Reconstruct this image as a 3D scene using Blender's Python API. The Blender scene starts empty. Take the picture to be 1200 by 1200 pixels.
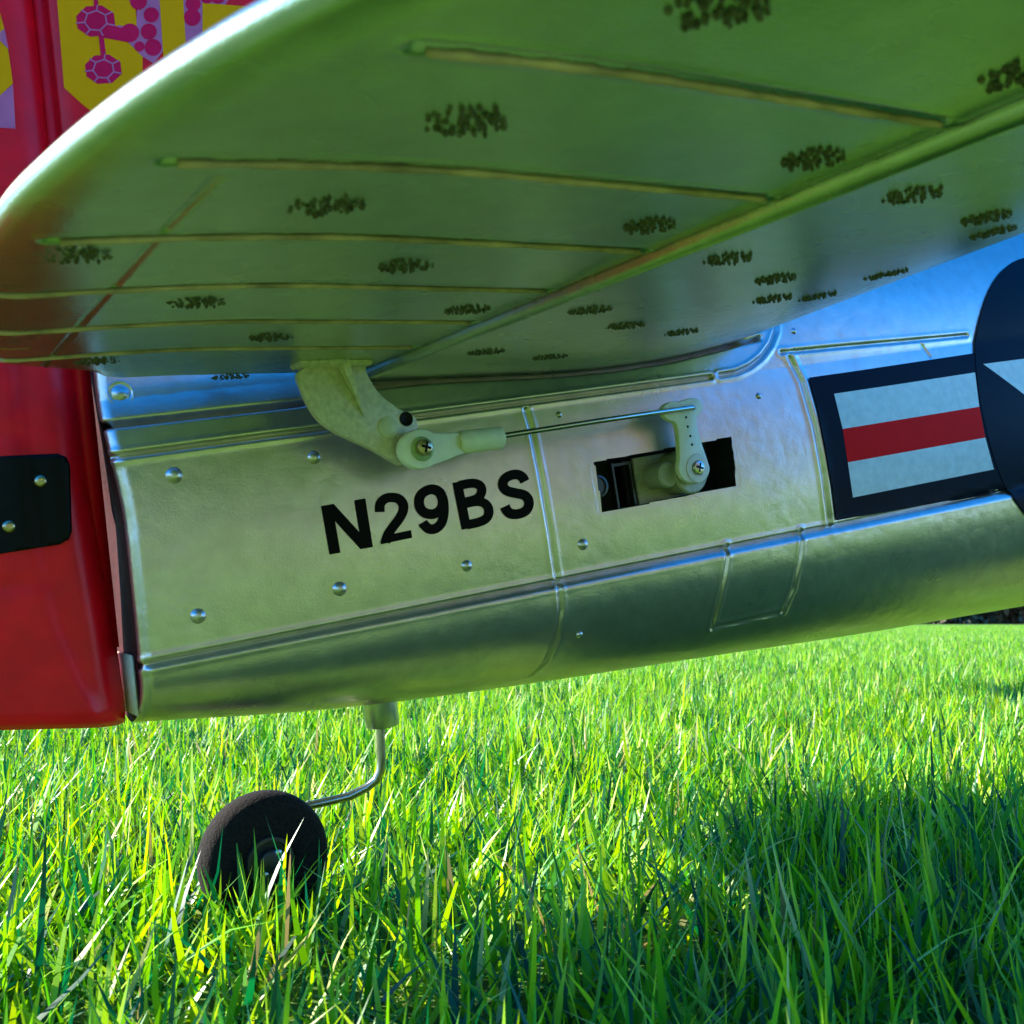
import bpy, bmesh, math, random
import numpy as np
from mathutils import Vector, Matrix
from mathutils.bvhtree import BVHTree

random.seed(7)
rng = np.random.default_rng(7)
SC = bpy.context.scene
COL = SC.collection
R = math.radians

# ------------------------------------------------------------------ camera
FPX, PITCH, CAMZ = 1250.0, R(5.85), 70.0          # focal length in px of a 1200 px frame, tilt up, height in mm
cam_d = bpy.data.cameras.new('camera')
cam = bpy.data.objects.new('camera', cam_d)
COL.objects.link(cam)
cam.location = (0, 0, CAMZ * .001)
cam.rotation_euler = (R(90) + PITCH, 0, 0)
cam_d.sensor_width = 36
cam_d.lens = 36 * FPX / 1200
cam_d.clip_start, cam_d.clip_end = 0.005, 900
cam_d.dof.use_dof = True
cam_d.dof.focus_distance = 0.262
cam_d.dof.aperture_fstop = 76
SC.camera = cam

# ------------------------------------------------------------------ sky, sun, exposure
SUN = Vector((-2.06, 0.42, 0.96)).normalized()      # towards the sun: from port, behind the tail
world = bpy.data.worlds.new('World')
SC.world = world
world.use_nodes = True
wn = world.node_tree
bg = wn.nodes['Background']
sky = wn.nodes.new('ShaderNodeTexSky')
sky.sky_type = 'NISHITA'
sky.sun_disc = False
sky.sun_elevation = math.asin(SUN.z)
sky.sun_rotation = math.atan2(SUN.x, SUN.y)
sky.air_density, sky.dust_density, sky.ozone_density = 1.0, 0.0, 8.0
deep = wn.nodes.new('ShaderNodeHueSaturation')            # a clear, deep blue day
deep.inputs['Saturation'].default_value = 1.18
wn.links.new(sky.outputs[0], deep.inputs['Color'])
wn.links.new(deep.outputs[0], bg.inputs[0])
bg.inputs[1].default_value = 0.145
sun_d = bpy.data.lights.new('sun', 'SUN')
sun_d.energy, sun_d.angle, sun_d.color = 5.0, R(0.53), (1.0, 0.94, 0.84)
sun = bpy.data.objects.new('sun', sun_d)
COL.objects.link(sun)
sun.rotation_euler = SUN.to_track_quat('Z', 'Y').to_euler()
sun.location = (-2, -1, 2)
SC.view_settings.view_transform = 'Standard'
SC.view_settings.look = 'None'
SC.view_settings.gamma = 1
SC.view_settings.use_curve_mapping = False
SC.view_settings.exposure = 1.88

# ------------------------------------------------------------------ the airplane's own frame (mm): x to the nose, y to port, z up
RT, FW = np.array([1., 0, 0]), np.array([0, math.cos(PITCH), math.sin(PITCH)])
UP = np.array([0, -math.sin(PITCH), math.cos(PITCH)])
CAM = np.array([0, 0, CAMZ])
AC = np.array([.84465666, .51612156, .14203405]); AC /= np.linalg.norm(AC)
AS = np.array([-.52504176, .85047875, .03189098]); AS -= AC * (AS @ AC); AS /= np.linalg.norm(AS)
AN = np.cross(AC, AS)
ORG = np.array([-30.38, 248.079, 52.466])            # where the tail strut leaves the belly
ROT = np.array([AC, AS, AN])
CAML = ROT @ (CAM - ORG)


def ray(px, py):
    return ROT @ (FW + (px - 600) / FPX * RT - (py - 600) / FPX * UP)


def on(px, py, ax, val):                              # the point of a local plane seen at a photo pixel
    d = ray(px, py)
    return CAML + d * ((val - CAML[ax]) / d[ax])


def to_world(q):
    return (ORG + np.asarray(q, float) @ ROT) * .001


# ------------------------------------------------------------------ materials
def nt(name):
    m = bpy.data.materials.new(name)
    m.use_nodes = True
    t = m.node_tree
    return m, t, t.nodes['Principled BSDF']


def N(t, kind, **kw):
    n = t.nodes.new('ShaderNode' + kind)
    for k, v in kw.items():
        setattr(n, k, v)
    return n


def noise(t, vec, scale, detail=4, rough=.55):
    n = N(t, 'TexNoise')
    n.inputs['Scale'].default_value = scale
    n.inputs['Detail'].default_value = detail
    n.inputs['Roughness'].default_value = rough
    t.links.new(vec, n.inputs['Vector'])
    return n


def ramp(t, src, stops):
    r = N(t, 'ValToRGB')
    while len(r.color_ramp.elements) < len(stops):
        r.color_ramp.elements.new(.5)
    for e, (p, c) in zip(r.color_ramp.elements, stops):
        e.position = p
        e.color = (*c, 1) if len(c) == 3 else c
    t.links.new(src, r.inputs[0])
    return r


def math_n(t, op, a, b=None):
    n = N(t, 'Math', operation=op)
    for i, v in enumerate((a, b)):
        if v is None:
            continue
        if isinstance(v, (int, float)):
            n.inputs[i].default_value = v
        else:
            t.links.new(v, n.inputs[i])
    return n.outputs[0]


def plain(name, col, rough=.5, metal=0, var=.12, scale=300, bump=.0, spec=.5, coat=0):
    m, t, p = nt(name)
    co = N(t, 'TexCoord').outputs['Object']
    nz = noise(t, co, scale)
    c = np.array(col)
    r = ramp(t, nz.outputs[0], [(.3, tuple(c * (1 - var))), (.7, tuple(np.minimum(c * (1 + var), 1)))])
    t.links.new(r.outputs[0], p.inputs['Base Color'])
    p.inputs['Roughness'].default_value = rough
    p.inputs['Metallic'].default_value = metal
    p.inputs['Specular IOR Level'].default_value = spec
    p.inputs['Coat Weight'].default_value = coat
    if bump:
        b = N(t, 'Bump')
        b.inputs['Strength'].default_value = bump
        b.inputs['Distance'].default_value = .0004
        t.links.new(nz.outputs[0], b.inputs['Height'])
        t.links.new(b.outputs[0], p.inputs['Normal'])
    return m


def silver(name, base, rough, cells, metal=.9):
    """aluminium paint on moulded foam: grain, faint foam-bead outlines, scuffs"""
    m, t, p = nt(name)
    co = N(t, 'TexCoord').outputs['Object']
    fine = noise(t, co, 2600, 2)
    broad = noise(t, co, 38, 3)
    mid = noise(t, co, 240, 4)
    warp = N(t, 'MixRGB', blend_type='ADD')
    warp.inputs[0].default_value = .004
    t.links.new(co, warp.inputs[1]); t.links.new(mid.outputs[1], warp.inputs[2])
    vo = N(t, 'TexVoronoi', feature='F1')
    vo.inputs['Scale'].default_value = 235
    t.links.new(warp.outputs[0], vo.inputs['Vector'])
    edge = N(t, 'MapRange'); edge.inputs[1].default_value = .25; edge.inputs[2].default_value = .75
    t.links.new(vo.outputs[0], edge.inputs[0])
    mask = N(t, 'MapRange'); mask.inputs[1].default_value = .34; mask.inputs[2].default_value = .60
    t.links.new(broad.outputs[0], mask.inputs[0])
    crack = math_n(t, 'MULTIPLY', edge.outputs[0], mask.outputs[0])
    h = math_n(t, 'SUBTRACT', math_n(t, 'MULTIPLY', fine.outputs[0], .5), math_n(t, 'MULTIPLY', crack, cells))
    h = math_n(t, 'ADD', h, math_n(t, 'MULTIPLY', mid.outputs[0], .5))
    b = N(t, 'Bump')
    b.inputs['Strength'].default_value = .5
    b.inputs['Distance'].default_value = .00016
    t.links.new(h, b.inputs['Height'])
    t.links.new(b.outputs[0], p.inputs['Normal'])
    c = np.array(base)
    r = ramp(t, mid.outputs[0], [(.3, tuple(c * .90)), (.7, tuple(np.minimum(c * 1.06, 1)))])
    t.links.new(r.outputs[0], p.inputs['Base Color'])
    rr = N(t, 'MapRange'); rr.inputs[3].default_value = rough - .05; rr.inputs[4].default_value = rough + .07
    t.links.new(broad.outputs[0], rr.inputs[0])
    t.links.new(rr.outputs[0], p.inputs['Roughness'])
    p.inputs['Metallic'].default_value = metal
    return m


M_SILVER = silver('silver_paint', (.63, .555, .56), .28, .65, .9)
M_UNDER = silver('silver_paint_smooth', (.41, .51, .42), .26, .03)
M_RED = plain('red_paint', (.86, .004, .016), .32, 0, .10, 120, .25, .24)
_p = M_RED.node_tree.nodes['Principled BSDF']             # painted foam lets a little sun through
_p.inputs['Subsurface Weight'].default_value = .25
_p.inputs['Subsurface Radius'].default_value = (.010, .0012, .0012)
_p.inputs['Subsurface Scale'].default_value = 1.0
M_BLACK = plain('black_plastic', (.003, .003, .0035), .42, 0, .3, 500, .1, .12)
M_INK = plain('black_lettering', (.003, .002, .002), .5, 0, .3, 500, 0, .07)
M_NAVY = plain('navy_decal', (.0015, .004, .016), .4, 0, .15, 200, .05, .07)
M_WHITE = plain('white_decal', (.66, .70, .70), .34, 0, .10, 420, .15, .3)
M_STRIPE = plain('red_decal', (.97, .010, .012), .5, 0, .03, 200, 0, .04)
M_YELLOW = plain('yellow_decal', (1.0, .34, .0015), .5, 0, .03, 200, 0, .05)
M_MAGENTA = plain('magenta_decal', (.80, .010, .075), .5, 0, .10, 200, 0, .05)
M_LILAC = plain('lilac_decal', (.64, .14, .28), .5, 0, .10, 200, 0, .05)
M_FOAM = plain('bare_foam', (.72, .56, .38), .85, 0, .12, 700, .6)
M_NUB = plain('foam_vent_nub', (.10, .10, .065), .6, .4, .5, 900, .5)
M_SEAM = plain('tan_seam', (.52, .36, .27), .6, .1, .45, 160, .4)
M_NYLON = plain('grey_nylon', (.68, .59, .51), .5, .1, .18, 900, .5)
M_STEEL = plain('steel', (.42, .41, .40), .22, 1, .12, 900)
M_WIRE = plain('spring_wire', (.34, .31, .27), .28, 1, .15, 700)
M_BRASS = plain('plated_screw', (.50, .38, .25), .3, 1, .2, 900)
M_LABEL = plain('beige_label', (.36, .33, .24), .55, .15, .18, 1200, .3)
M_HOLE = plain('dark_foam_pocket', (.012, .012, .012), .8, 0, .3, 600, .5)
M_TYRE = plain('foam_tyre', (.012, .009, .007), .95, 0, .5, 1500, 1.0, .2)
M_HUB = plain('hub_plastic', (.012, .016, .018), .35, 0, .2, 500)
M_COLLAR = plain('aluminium_collar', (.55, .56, .54), .35, 1, .1, 900)

m, t, p = nt('milky_nylon')
co = N(t, 'TexCoord').outputs['Object']
nz = noise(t, co, 500)
r = ramp(t, nz.outputs[0], [(.3, (.80, .77, .70)), (.7, (.88, .85, .78))])
t.links.new(r.outputs[0], p.inputs['Base Color'])
p.inputs['Roughness'].default_value = .38
p.inputs['Subsurface Weight'].default_value = .35
p.inputs['Subsurface Radius'].default_value = (.002, .003, .0015)
p.inputs['Subsurface Scale'].default_value = 1.0
M_MILKY = m


# ------------------------------------------------------------------ mesh helpers (verts in mm)
def link(name, me, mat, parent=None):
    o = bpy.data.objects.new(name, me)
    COL.objects.link(o)
    if mat is not None:
        me.materials.append(mat)
    if parent is not None:
        o.parent = parent
    return o


def mesh(name, v, f, mat, parent=None, smooth=True, normals=None):
    me = bpy.data.meshes.new(name)
    v = np.asarray(v, float) * .001
    if isinstance(f, np.ndarray):
        k = f.shape[1]
        me.vertices.add(len(v)); me.vertices.foreach_set('co', v.ravel())
        me.loops.add(f.size); me.loops.foreach_set('vertex_index', f.ravel().astype(np.int32))
        me.polygons.add(len(f))
        me.polygons.foreach_set('loop_start', np.arange(0, f.size, k, dtype=np.int32))
        me.polygons.foreach_set('loop_total', np.full(len(f), k, dtype=np.int32))
        me.update(calc_edges=True)
    else:
        me.from_pydata([tuple(a) for a in v], [], [tuple(a) for a in f])
        me.update()
    me.polygons.foreach_set('use_smooth', np.full(len(me.polygons), smooth))
    if normals is not None:
        me.normals_split_custom_set_from_vertices([tuple(a) for a in normals])
    return link(name, me, mat, parent)


def grid_faces(nu, nv, flip=False):
    i = np.arange(nu * nv).reshape(nu, nv)
    q = np.stack([i[:-1, :-1], i[1:, :-1], i[1:, 1:], i[:-1, 1:]], -1).reshape(-1, 4)
    return q[:, ::-1].copy() if flip else q


def grid_normals(P):
    du = np.gradient(P, axis=0); dv = np.gradient(P, axis=1)
    n = np.cross(du, dv)
    l = np.linalg.norm(n, axis=-1, keepdims=True)
    return n / np.maximum(l, 1e-9)


def split_grid(P, faces_region, names, mat, parent, nrm, flip):
    """one smooth moulded surface handed out as one mesh per region"""
    nu, nv = P.shape[:2]
    q = grid_faces(nu, nv, flip)
    V, NN = P.reshape(-1, 3), nrm.reshape(-1, 3)
    reg = faces_region.ravel()
    out = []
    for r in np.unique(reg):
        if r < 0:
            continue
        f = q[reg == r]
        u, inv = np.unique(f, return_inverse=True)
        out.append((r, mesh(names(r), V[u], inv.reshape(f.shape), mat, parent, True, NN[u])))
    return out


def seg_dist(P, pts, reach):
    """distance of each vertex of P (n,3) from a polyline, inf beyond reach"""
    D = np.full(len(P), 1e9)
    for a, b in zip(pts[:-1], pts[1:]):
        lo, hi = np.minimum(a, b) - reach, np.maximum(a, b) + reach
        k = np.nonzero(((P > lo) & (P < hi)).all(1))[0]
        if not len(k):
            continue
        ab = b - a
        tt = np.clip(((P[k] - a) @ ab) / max(ab @ ab, 1e-9), 0, 1)
        d = np.linalg.norm(P[k] - a - tt[:, None] * ab, axis=1)
        D[k] = np.minimum(D[k], d)
    return D


def bm_obj(name, bm, mat, parent, smooth=True, angle=None):
    for v in bm.verts:
        v.co *= .001
    me = bpy.data.meshes.new(name)
    bmesh.ops.recalc_face_normals(bm, faces=bm.faces[:])
    bm.to_mesh(me); bm.free()
    me.polygons.foreach_set('use_smooth', np.full(len(me.polygons), smooth))
    if smooth and angle:
        me.set_sharp_from_angle(angle=R(angle))
    return link(name, me, mat, parent)


def tube(bm, pts, rad, seg=12, cap=True):
    pts = [Vector(p) for p in pts]
    rings = []
    prev = None
    for i, p_ in enumerate(pts):
        d = (pts[min(i + 1, len(pts) - 1)] - pts[max(i - 1, 0)]).normalized()
        if prev is None:
            a = d.orthogonal().normalized()
        else:
            a = (prev - d * prev.dot(d)).normalized()
        prev = a
        b = d.cross(a)
        rr = rad[i] if isinstance(rad, (list, tuple)) else rad
        rings.append([bm.verts.new(p_ + (a * math.cos(k * 2 * math.pi / seg) + b * math.sin(k * 2 * math.pi / seg)) * rr) for k in range(seg)])
    for r0, r1 in zip(rings[:-1], rings[1:]):
        for k in range(seg):
            bm.faces.new((r0[k], r0[(k + 1) % seg], r1[(k + 1) % seg], r1[k]))
    if cap:
        bm.faces.new(rings[0][::-1]); bm.faces.new(rings[-1])


def lathe(bm, base, axis, prof, seg=24):
    """profile [(r, h)] turned about axis"""
    base, axis = Vector(base), Vector(axis).normalized()
    a = axis.orthogonal().normalized(); b = axis.cross(a)
    rings = []
    for r_, h in prof:
        if r_ < 1e-6:
            rings.append([bm.verts.new(base + axis * h)])
        else:
            rings.append([bm.verts.new(base + axis * h + (a * math.cos(k * 2 * math.pi / seg) + b * math.sin(k * 2 * math.pi / seg)) * r_) for k in range(seg)])
    for r0, r1 in zip(rings[:-1], rings[1:]):
        for k in range(seg):
            k2 = (k + 1) % seg
            if len(r0) == 1 and len(r1) == 1:
                continue
            if len(r0) == 1:
                bm.faces.new((r0[0], r1[k2], r1[k]))
            elif len(r1) == 1:
                bm.faces.new((r0[k], r0[k2], r1[0]))
            else:
                bm.faces.new((r0[k], r0[k2], r1[k2], r1[k]))


def prism(bm, outline, depth, bevel=.35):
    """closed outline (3D points on a plane) pushed along the vector depth, edges rounded"""
    depth = Vector(depth)
    vs = [bm.verts.new(Vector(p_)) for p_ in outline]
    f = bm.faces.new(vs)
    ex = bmesh.ops.extrude_face_region(bm, geom=[f])
    nv = [g for g in ex['geom'] if isinstance(g, bmesh.types.BMVert)]
    bmesh.ops.translate(bm, vec=depth, verts=nv)
    if bevel:
        es = [e for e in bm.edges if abs((e.verts[0].co - e.verts[1].co).normalized().dot(depth.normalized())) < .5]
        bmesh.ops.bevel(bm, geom=es, offset=bevel, segments=2, affect='EDGES', profile=.5)


def smooth_loop(pts, n=4):
    """closed Catmull-Rom"""
    pts = [np.asarray(p_, float) for p_ in pts]
    out = []
    k = len(pts)
    for i in range(k):
        p0, p1, p2, p3 = pts[i - 1], pts[i], pts[(i + 1) % k], pts[(i + 2) % k]
        for j in range(n):
            u = j / n
            out.append(.5 * (2 * p1 + (p2 - p0) * u + (2 * p0 - 5 * p1 + 4 * p2 - p3) * u * u + (3 * p1 - p0 - 3 * p2 + p3) * u ** 3))
    return out


def pchip(xs, ys):
    xs, ys = np.array(xs, float), np.array(ys, float)
    h = np.diff(xs); d = np.diff(ys) / h
    mm = np.zeros(len(xs))
    mm[1:-1] = np.where(d[:-1] * d[1:] > 0, 2 * d[:-1] * d[1:] / np.where(d[:-1] + d[1:] == 0, 1, d[:-1] + d[1:]), 0)
    mm[0], mm[-1] = d[0], d[-1]

    def f(x):
        x = np.clip(np.asarray(x, float), xs[0], xs[-1])
        i = np.clip(np.searchsorted(xs, x) - 1, 0, len(h) - 1)
        u = (x - xs[i]) / h[i]
        return ((1 + 2 * u) * (1 - u) ** 2 * ys[i] + u * (1 - u) ** 2 * h[i] * mm[i]
                + u * u * (3 - 2 * u) * ys[i + 1] + u * u * (u - 1) * h[i] * mm[i + 1])
    return f


def sstep(a, b, x):
    u = np.clip((x - a) / (b - a), 0, 1)
    return u * u * (3 - 2 * u)


# ================================================================== THE AIRPLANE
plane = bpy.data.objects.new('model_airplane', None)
COL.objects.link(plane)
plane.empty_display_size = .05
plane.matrix_world = Matrix((
    (AC[0], AS[0], AN[0], ORG[0] * .001), (AC[1], AS[1], AN[1], ORG[1] * .001),
    (AC[2], AS[2], AN[2], ORG[2] * .001), (0, 0, 0, 1)))
plane['label'] = 'silver model airplane with red tail and dark blue roundel standing on the lawn'
plane['category'] = 'model airplane'

# ---- fuselage surface
f_zb = pchip([-57, -5, 42, 97, 148, 230, 330, 430, 560, 680, 745], [5.2, -.6, -3.4, -5.8, -8.2, -11, -14, -16, -15, -6, 8])
f_w = pchip([-57, 0, 50, 100, 150, 200, 250, 330, 430, 560, 680, 745], [15, 21, 26, 31, 35, 38.5, 41.5, 46, 49, 48, 42, 34])
f_spine = pchip([-57, 60, 100, 150, 220, 330, 400, 560, 680, 745], [108, 108, 110, 114, 120, 136, 146, 128, 108, 86])
X_END = -56.6


def zL1(x): return 20.3 + .052 * np.minimum(x, 420)
def zL3(x): return 61.7 + .07 * np.minimum(x, 240)
def zG(x): return np.interp(x, [-57, -18, -5, 10, 45, 60, 75, 90, 101, 105], [64.0, 66.4, 69.2, 70.1, 70.4, 71.2, 72.6, 75.0, 77.0, 77.6])      # seam under the tailplane


NB, NS, NU = 70, 150, 150


def section(x, nb, ns, nu):
    """starboard half section at x: rows of (y, z) from belly to top"""
    w, zb, z1, z3, zt = f_w(x), f_zb(x), zL1(x), zL3(x), f_spine(x)
    w1, w3 = w * .965, w * .93
    a = np.linspace(0, 1, nb) * math.pi / 2
    e = 2 / 2.25
    yb = w1 * np.sin(a) ** e
    zz = zb + (z1 - zb) * (1 - np.cos(a) ** e)
    u = np.linspace(0, 1, ns)[1:]
    ys = w1 + (w3 - w1) * u + (w - (w1 + w3) / 2) * 4 * u * (1 - u)
    zs = z1 + (z3 - z1) * u
    k = np.linspace(0, 1, nu)[1:]
    # forward: rounded turtle deck;  aft: shoulder, then fairing up into the fin
    b = k * math.pi / 2
    yf, zf = w3 * np.cos(b) ** .82, z3 + (zt - z3) * np.sin(b) ** 1.0
    za = z3 + (zt - z3) * k ** 1.25
    g = zG(x)
    ya = np.interp(za, [z3, z3 + (g - z3) * .35, g - .5, g + .2, g + 5, 92, 108], [w3, w3 - .4, w3 - 1.4, w3 - 2.0, w3 - 3.6, 9.0, 7.2])
    m_ = sstep(96, 128, x)
    yu, zu = ya * (1 - m_) + yf * m_, za * (1 - m_) + zf * m_
    y = np.concatenate([yb, ys, yu]); z = np.concatenate([zz, zs, zu])
    d = np.clip((X_END + 2.2 - x) / 2.2, 0, 1)
    y = y - np.minimum(2.0 * (1 - np.sqrt(1 - d * d)), y * .4) * (1 if d > 0 else 0)
    return -y, z


def end_lean(z): return 1.8 * (1 - sstep(44, 68, z))


def skin(xs, nb=NB, ns=NS, nu=NU):
    P = np.zeros((len(xs), nb + ns - 1 + nu - 1, 3))
    for i, x in enumerate(xs):
        y, z = section(x, nb, ns, nu)
        P[i, :, 0], P[i, :, 1], P[i, :, 2] = x + end_lean(z) * (1 - sstep(-57, -30, x)), y, z
    return P


XF = 262.0
xs = np.concatenate([X_END + 2.2 * (1 - np.cos(np.linspace(0, 1, 9) * math.pi / 2))[:-1], np.arange(X_END + 2.2, XF + .01, .36)])
P0 = skin(xs)
NRM0 = -grid_normals(P0) if grid_normals(P0)[len(xs) // 2, NB + 60, 1] > 0 else grid_normals(P0)
FLIP = grid_normals(P0)[len(xs) // 2, NB + 60, 1] > 0
cs = P0[::6, ::4]
bvh0 = BVHTree.FromPolygons([tuple(v) for v in cs.reshape(-1, 3)], [tuple(int(k) for k in q) for q in grid_faces(*cs.shape[:2])])


def hit(bvh, px, py):
    d = Vector(ray(px, py)).normalized()
    h = bvh.ray_cast(Vector(CAML), d)
    return None if h[0] is None else np.array(h[0])


def trace(bvh, pts, step=5):
    """photo polyline to points on the skin"""
    out = []
    for (a, b) in zip(pts[:-1], pts[1:]):
        k = max(2, int(math.hypot(b[0] - a[0], b[1] - a[1]) / step) + 1)
        for i in range(k):
            u = i / (k - 1)
            h = hit(bvh, a[0] + (b[0] - a[0]) * u, a[1] + (b[1] - a[1]) * u)
            if h is not None:
                out.append(h)
    return np.array(out)


def skin_line(fz, x0, x1, n):                            # a seam that runs along the skin at height fz(x)
    out = []
    for x in np.linspace(x0, x1, n):
        y, z = section(x, NB, NS, NU)
        out.append((x, np.interp(fz(x), z, y), fz(x)))
    return np.array(out)


V = P0.reshape(-1, 3)
disp = np.zeros(len(V))


def groove(pts, w, d, lip=0.0):
    global disp
    D = seg_dist(V, pts, w * 5)
    disp -= d * np.exp(-(D / w) ** 2)
    if lip:
        disp += lip * np.exp(-((D - 2.2 * w) / (1.3 * w)) ** 2)


L1 = skin_line(zL1, X_END, XF, 220)
L1[0, 0] += 1.8
L3A = skin_line(zL3, X_END, 86, 100)
CORNER = trace(bvh0, [(843, 440), (862, 437), (878, 430), (892, 419), (903, 404), (909, 388), (908, 366)], 4)
L4 = trace(bvh0, [(915, 413), (1000, 405), (1080, 398), (1133, 393)])
G_ = skin_line(zG, X_END, 104, 100)
V1 = trace(bvh0, [(616, 480), (622, 500), (634, 560), (645, 625), (653, 682), (656, 715), (651, 750), (640, 775), (622, 792)], 4)
V2 = trace(bvh0, [(925, 418), (940, 448), (955, 500), (965, 555), (972, 614)], 4)
HA = trace(bvh0, [(851, 640), (848, 668), (843, 700), (834, 736)], 4)
HB = trace(bvh0, [(938, 622), (936, 650), (929, 690), (917, 717)], 4)
HC = trace(bvh0, [(834, 736), (917, 717)], 4)
BR = trace(bvh0, [(1078, 402), (1090, 418)], 4)
groove(L1, .55, .75, .18)
groove(L3A, .50, .65, .22)
groove(CORNER, .50, .60, .25)
groove(L4, .45, .55, .15)
groove(G_, .55, 3.0)
groove(V1, .48, .50, .14)
groove(V2, .60, .55, .22)
groove(HA, .42, .6, .22); groove(HB, .42, .6, .22); groove(HC, .42, .65, .4)
groove(BR, .35, .3)
# the lower panels stand a little proud of the side
disp = np.minimum(disp, .24)
zz1 = zL1(V[:, 0]); dz = zz1 - V[:, 2]
disp += .75 * sstep(0, 1.6, dz) * (1 - sstep(1.6, 16, dz)) * sstep(-40, 60, V[:, 0])
# shallow dents of handling
for _ in range(46):
    i = rng.integers(len(V)); c_ = V[i]
    if zL1(c_[0]) < c_[2] < zL3(c_[0]):
        d2 = ((V - c_) ** 2).sum(1); disp -= rng.uniform(.02, .07) * np.exp(-d2 / rng.uniform(2, 9) ** 2)
P1 = (V + NRM0.reshape(-1, 3) * disp[:, None]).reshape(P0.shape)
n1 = grid_normals(P1); n1 = -n1 if FLIP else n1

# regions = the moulded skin panels
fc = (P0[:-1, :-1] + P0[1:, 1:]) / 2
fx, fz = fc[..., 0], fc[..., 2]


def x_of(line, z):
    o = np.argsort(line[:, 2]); return np.interp(z, line[o, 2], line[o, 0])


reg = np.zeros(fx.shape, int)
low = fz < zL1(fx)
upz = np.where(fx < 88, zL3(fx), np.interp(fx, np.r_[88, L4[:, 0]], np.r_[zL3(88), L4[:, 2]]))
upr = (fz > upz)
xv1, xv2 = x_of(V1, fz), x_of(V2, fz)
reg[~low & ~upr] = (0 + (fx > xv1) + (fx > xv2))[~low & ~upr]
hz = np.interp(fx, [HC[0, 0], HC[-1, 0]], [HC[0, 2], HC[-1, 2]])
inhatch = low & (fx > x_of(HA, fz)) & (fx < x_of(HB, fz)) & (fz > hz) & (P0[:-1, :-1, 1] < -8)
reg[low] = (3 + (fx > xv1))[low]
reg[inhatch] = 5
reg[low & (fx > x_of(HB, fz)) & ~inhatch & (fx > 104)] = 6
reg[upr] = np.where(fx[upr] < 100, 7, 8)
reg[upr & (fz > zG(fx)) & (fx < 100)] = 9

# servo pocket opening
HOLE = [hit(bvh0, *q_) for q_ in [(696, 541), (857, 512), (863, 569), (706, 601)]]
hx, hz_ = np.array([q_[0] for q_ in HOLE]), np.array([q_[2] for q_ in HOLE])


def in_quad(x, z, px_, pz_):
    ok = np.ones(x.shape, bool)
    for i in range(4):
        ax, az, bx, bz = px_[i], pz_[i], px_[(i + 1) % 4], pz_[(i + 1) % 4]
        ok &= ((bx - ax) * (z - az) - (bz - az) * (x - ax)) < 0
    return ok


inh = in_quad(fx, fz, hx, hz_) & (P0[:-1, :-1, 1] < 0)
reg[inh] = -1

fus_d = bpy.data.meshes.new('fuselage')
bvh = BVHTree.FromPolygons([tuple(v) for v in P1[:, ::2].reshape(-1, 3)], [tuple(int(k) for k in q) for q in grid_faces(*P1[:, ::2].shape[:2])])

# the rest of the fuselage: port half and nose
xc = np.concatenate([np.linspace(X_END, XF, 60), np.linspace(XF + 8, 745, 40)])
Q = skin(xc, 14, 14, 14)
Qp = Q * np.array([1, -1, 1])
xn = np.linspace(XF, 745, 50)
Qs = skin(xn, 30, 30, 30)
vv, ff, off = [], [], 0
for G, fl in ((Qp, not FLIP), (Qs, FLIP)):
    vv.append(G.reshape(-1, 3)); ff.append(grid_faces(*G.shape[:2], fl) + off); off += G.shape[0] * G.shape[1]
fus = mesh('fuselage', np.concatenate(vv), np.concatenate(ff), M_SILVER, plane)
for r_, o_ in split_grid(P1, reg, lambda r: 'skin_panel', M_SILVER, fus, n1, FLIP):
    pass
# end of the tail cone, shade of the rudder gap painted in as dark red
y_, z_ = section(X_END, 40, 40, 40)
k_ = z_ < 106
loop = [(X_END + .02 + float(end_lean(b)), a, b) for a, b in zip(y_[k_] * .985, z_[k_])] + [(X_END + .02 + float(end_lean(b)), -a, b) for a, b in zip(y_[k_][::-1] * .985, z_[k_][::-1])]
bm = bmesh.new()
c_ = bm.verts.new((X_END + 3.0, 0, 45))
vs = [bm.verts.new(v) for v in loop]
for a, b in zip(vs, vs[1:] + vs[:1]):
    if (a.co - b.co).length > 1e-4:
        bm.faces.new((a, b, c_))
bm_obj('tail_cone_end', bm, plain('gap_shade_red', (.045, .004, .005), .8, 0, .3, 600, .4, .1), fus, False)

# ---- servo pocket and servo
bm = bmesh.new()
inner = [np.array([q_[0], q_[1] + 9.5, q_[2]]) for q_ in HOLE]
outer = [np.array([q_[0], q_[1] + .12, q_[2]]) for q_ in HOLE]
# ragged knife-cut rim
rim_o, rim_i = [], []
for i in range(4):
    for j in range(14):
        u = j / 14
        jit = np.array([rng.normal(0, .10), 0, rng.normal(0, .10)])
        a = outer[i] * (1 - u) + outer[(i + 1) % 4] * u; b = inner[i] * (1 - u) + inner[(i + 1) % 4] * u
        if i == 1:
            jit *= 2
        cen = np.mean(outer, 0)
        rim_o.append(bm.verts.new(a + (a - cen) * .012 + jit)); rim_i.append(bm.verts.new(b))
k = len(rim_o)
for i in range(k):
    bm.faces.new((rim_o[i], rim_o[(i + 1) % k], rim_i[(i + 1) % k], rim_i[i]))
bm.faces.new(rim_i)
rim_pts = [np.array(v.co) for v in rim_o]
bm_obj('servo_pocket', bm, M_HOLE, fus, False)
bm = bmesh.new()                                           # skin turned in round the knife cut
cen = np.mean(outer, 0)
ra, rb = [], []
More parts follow.
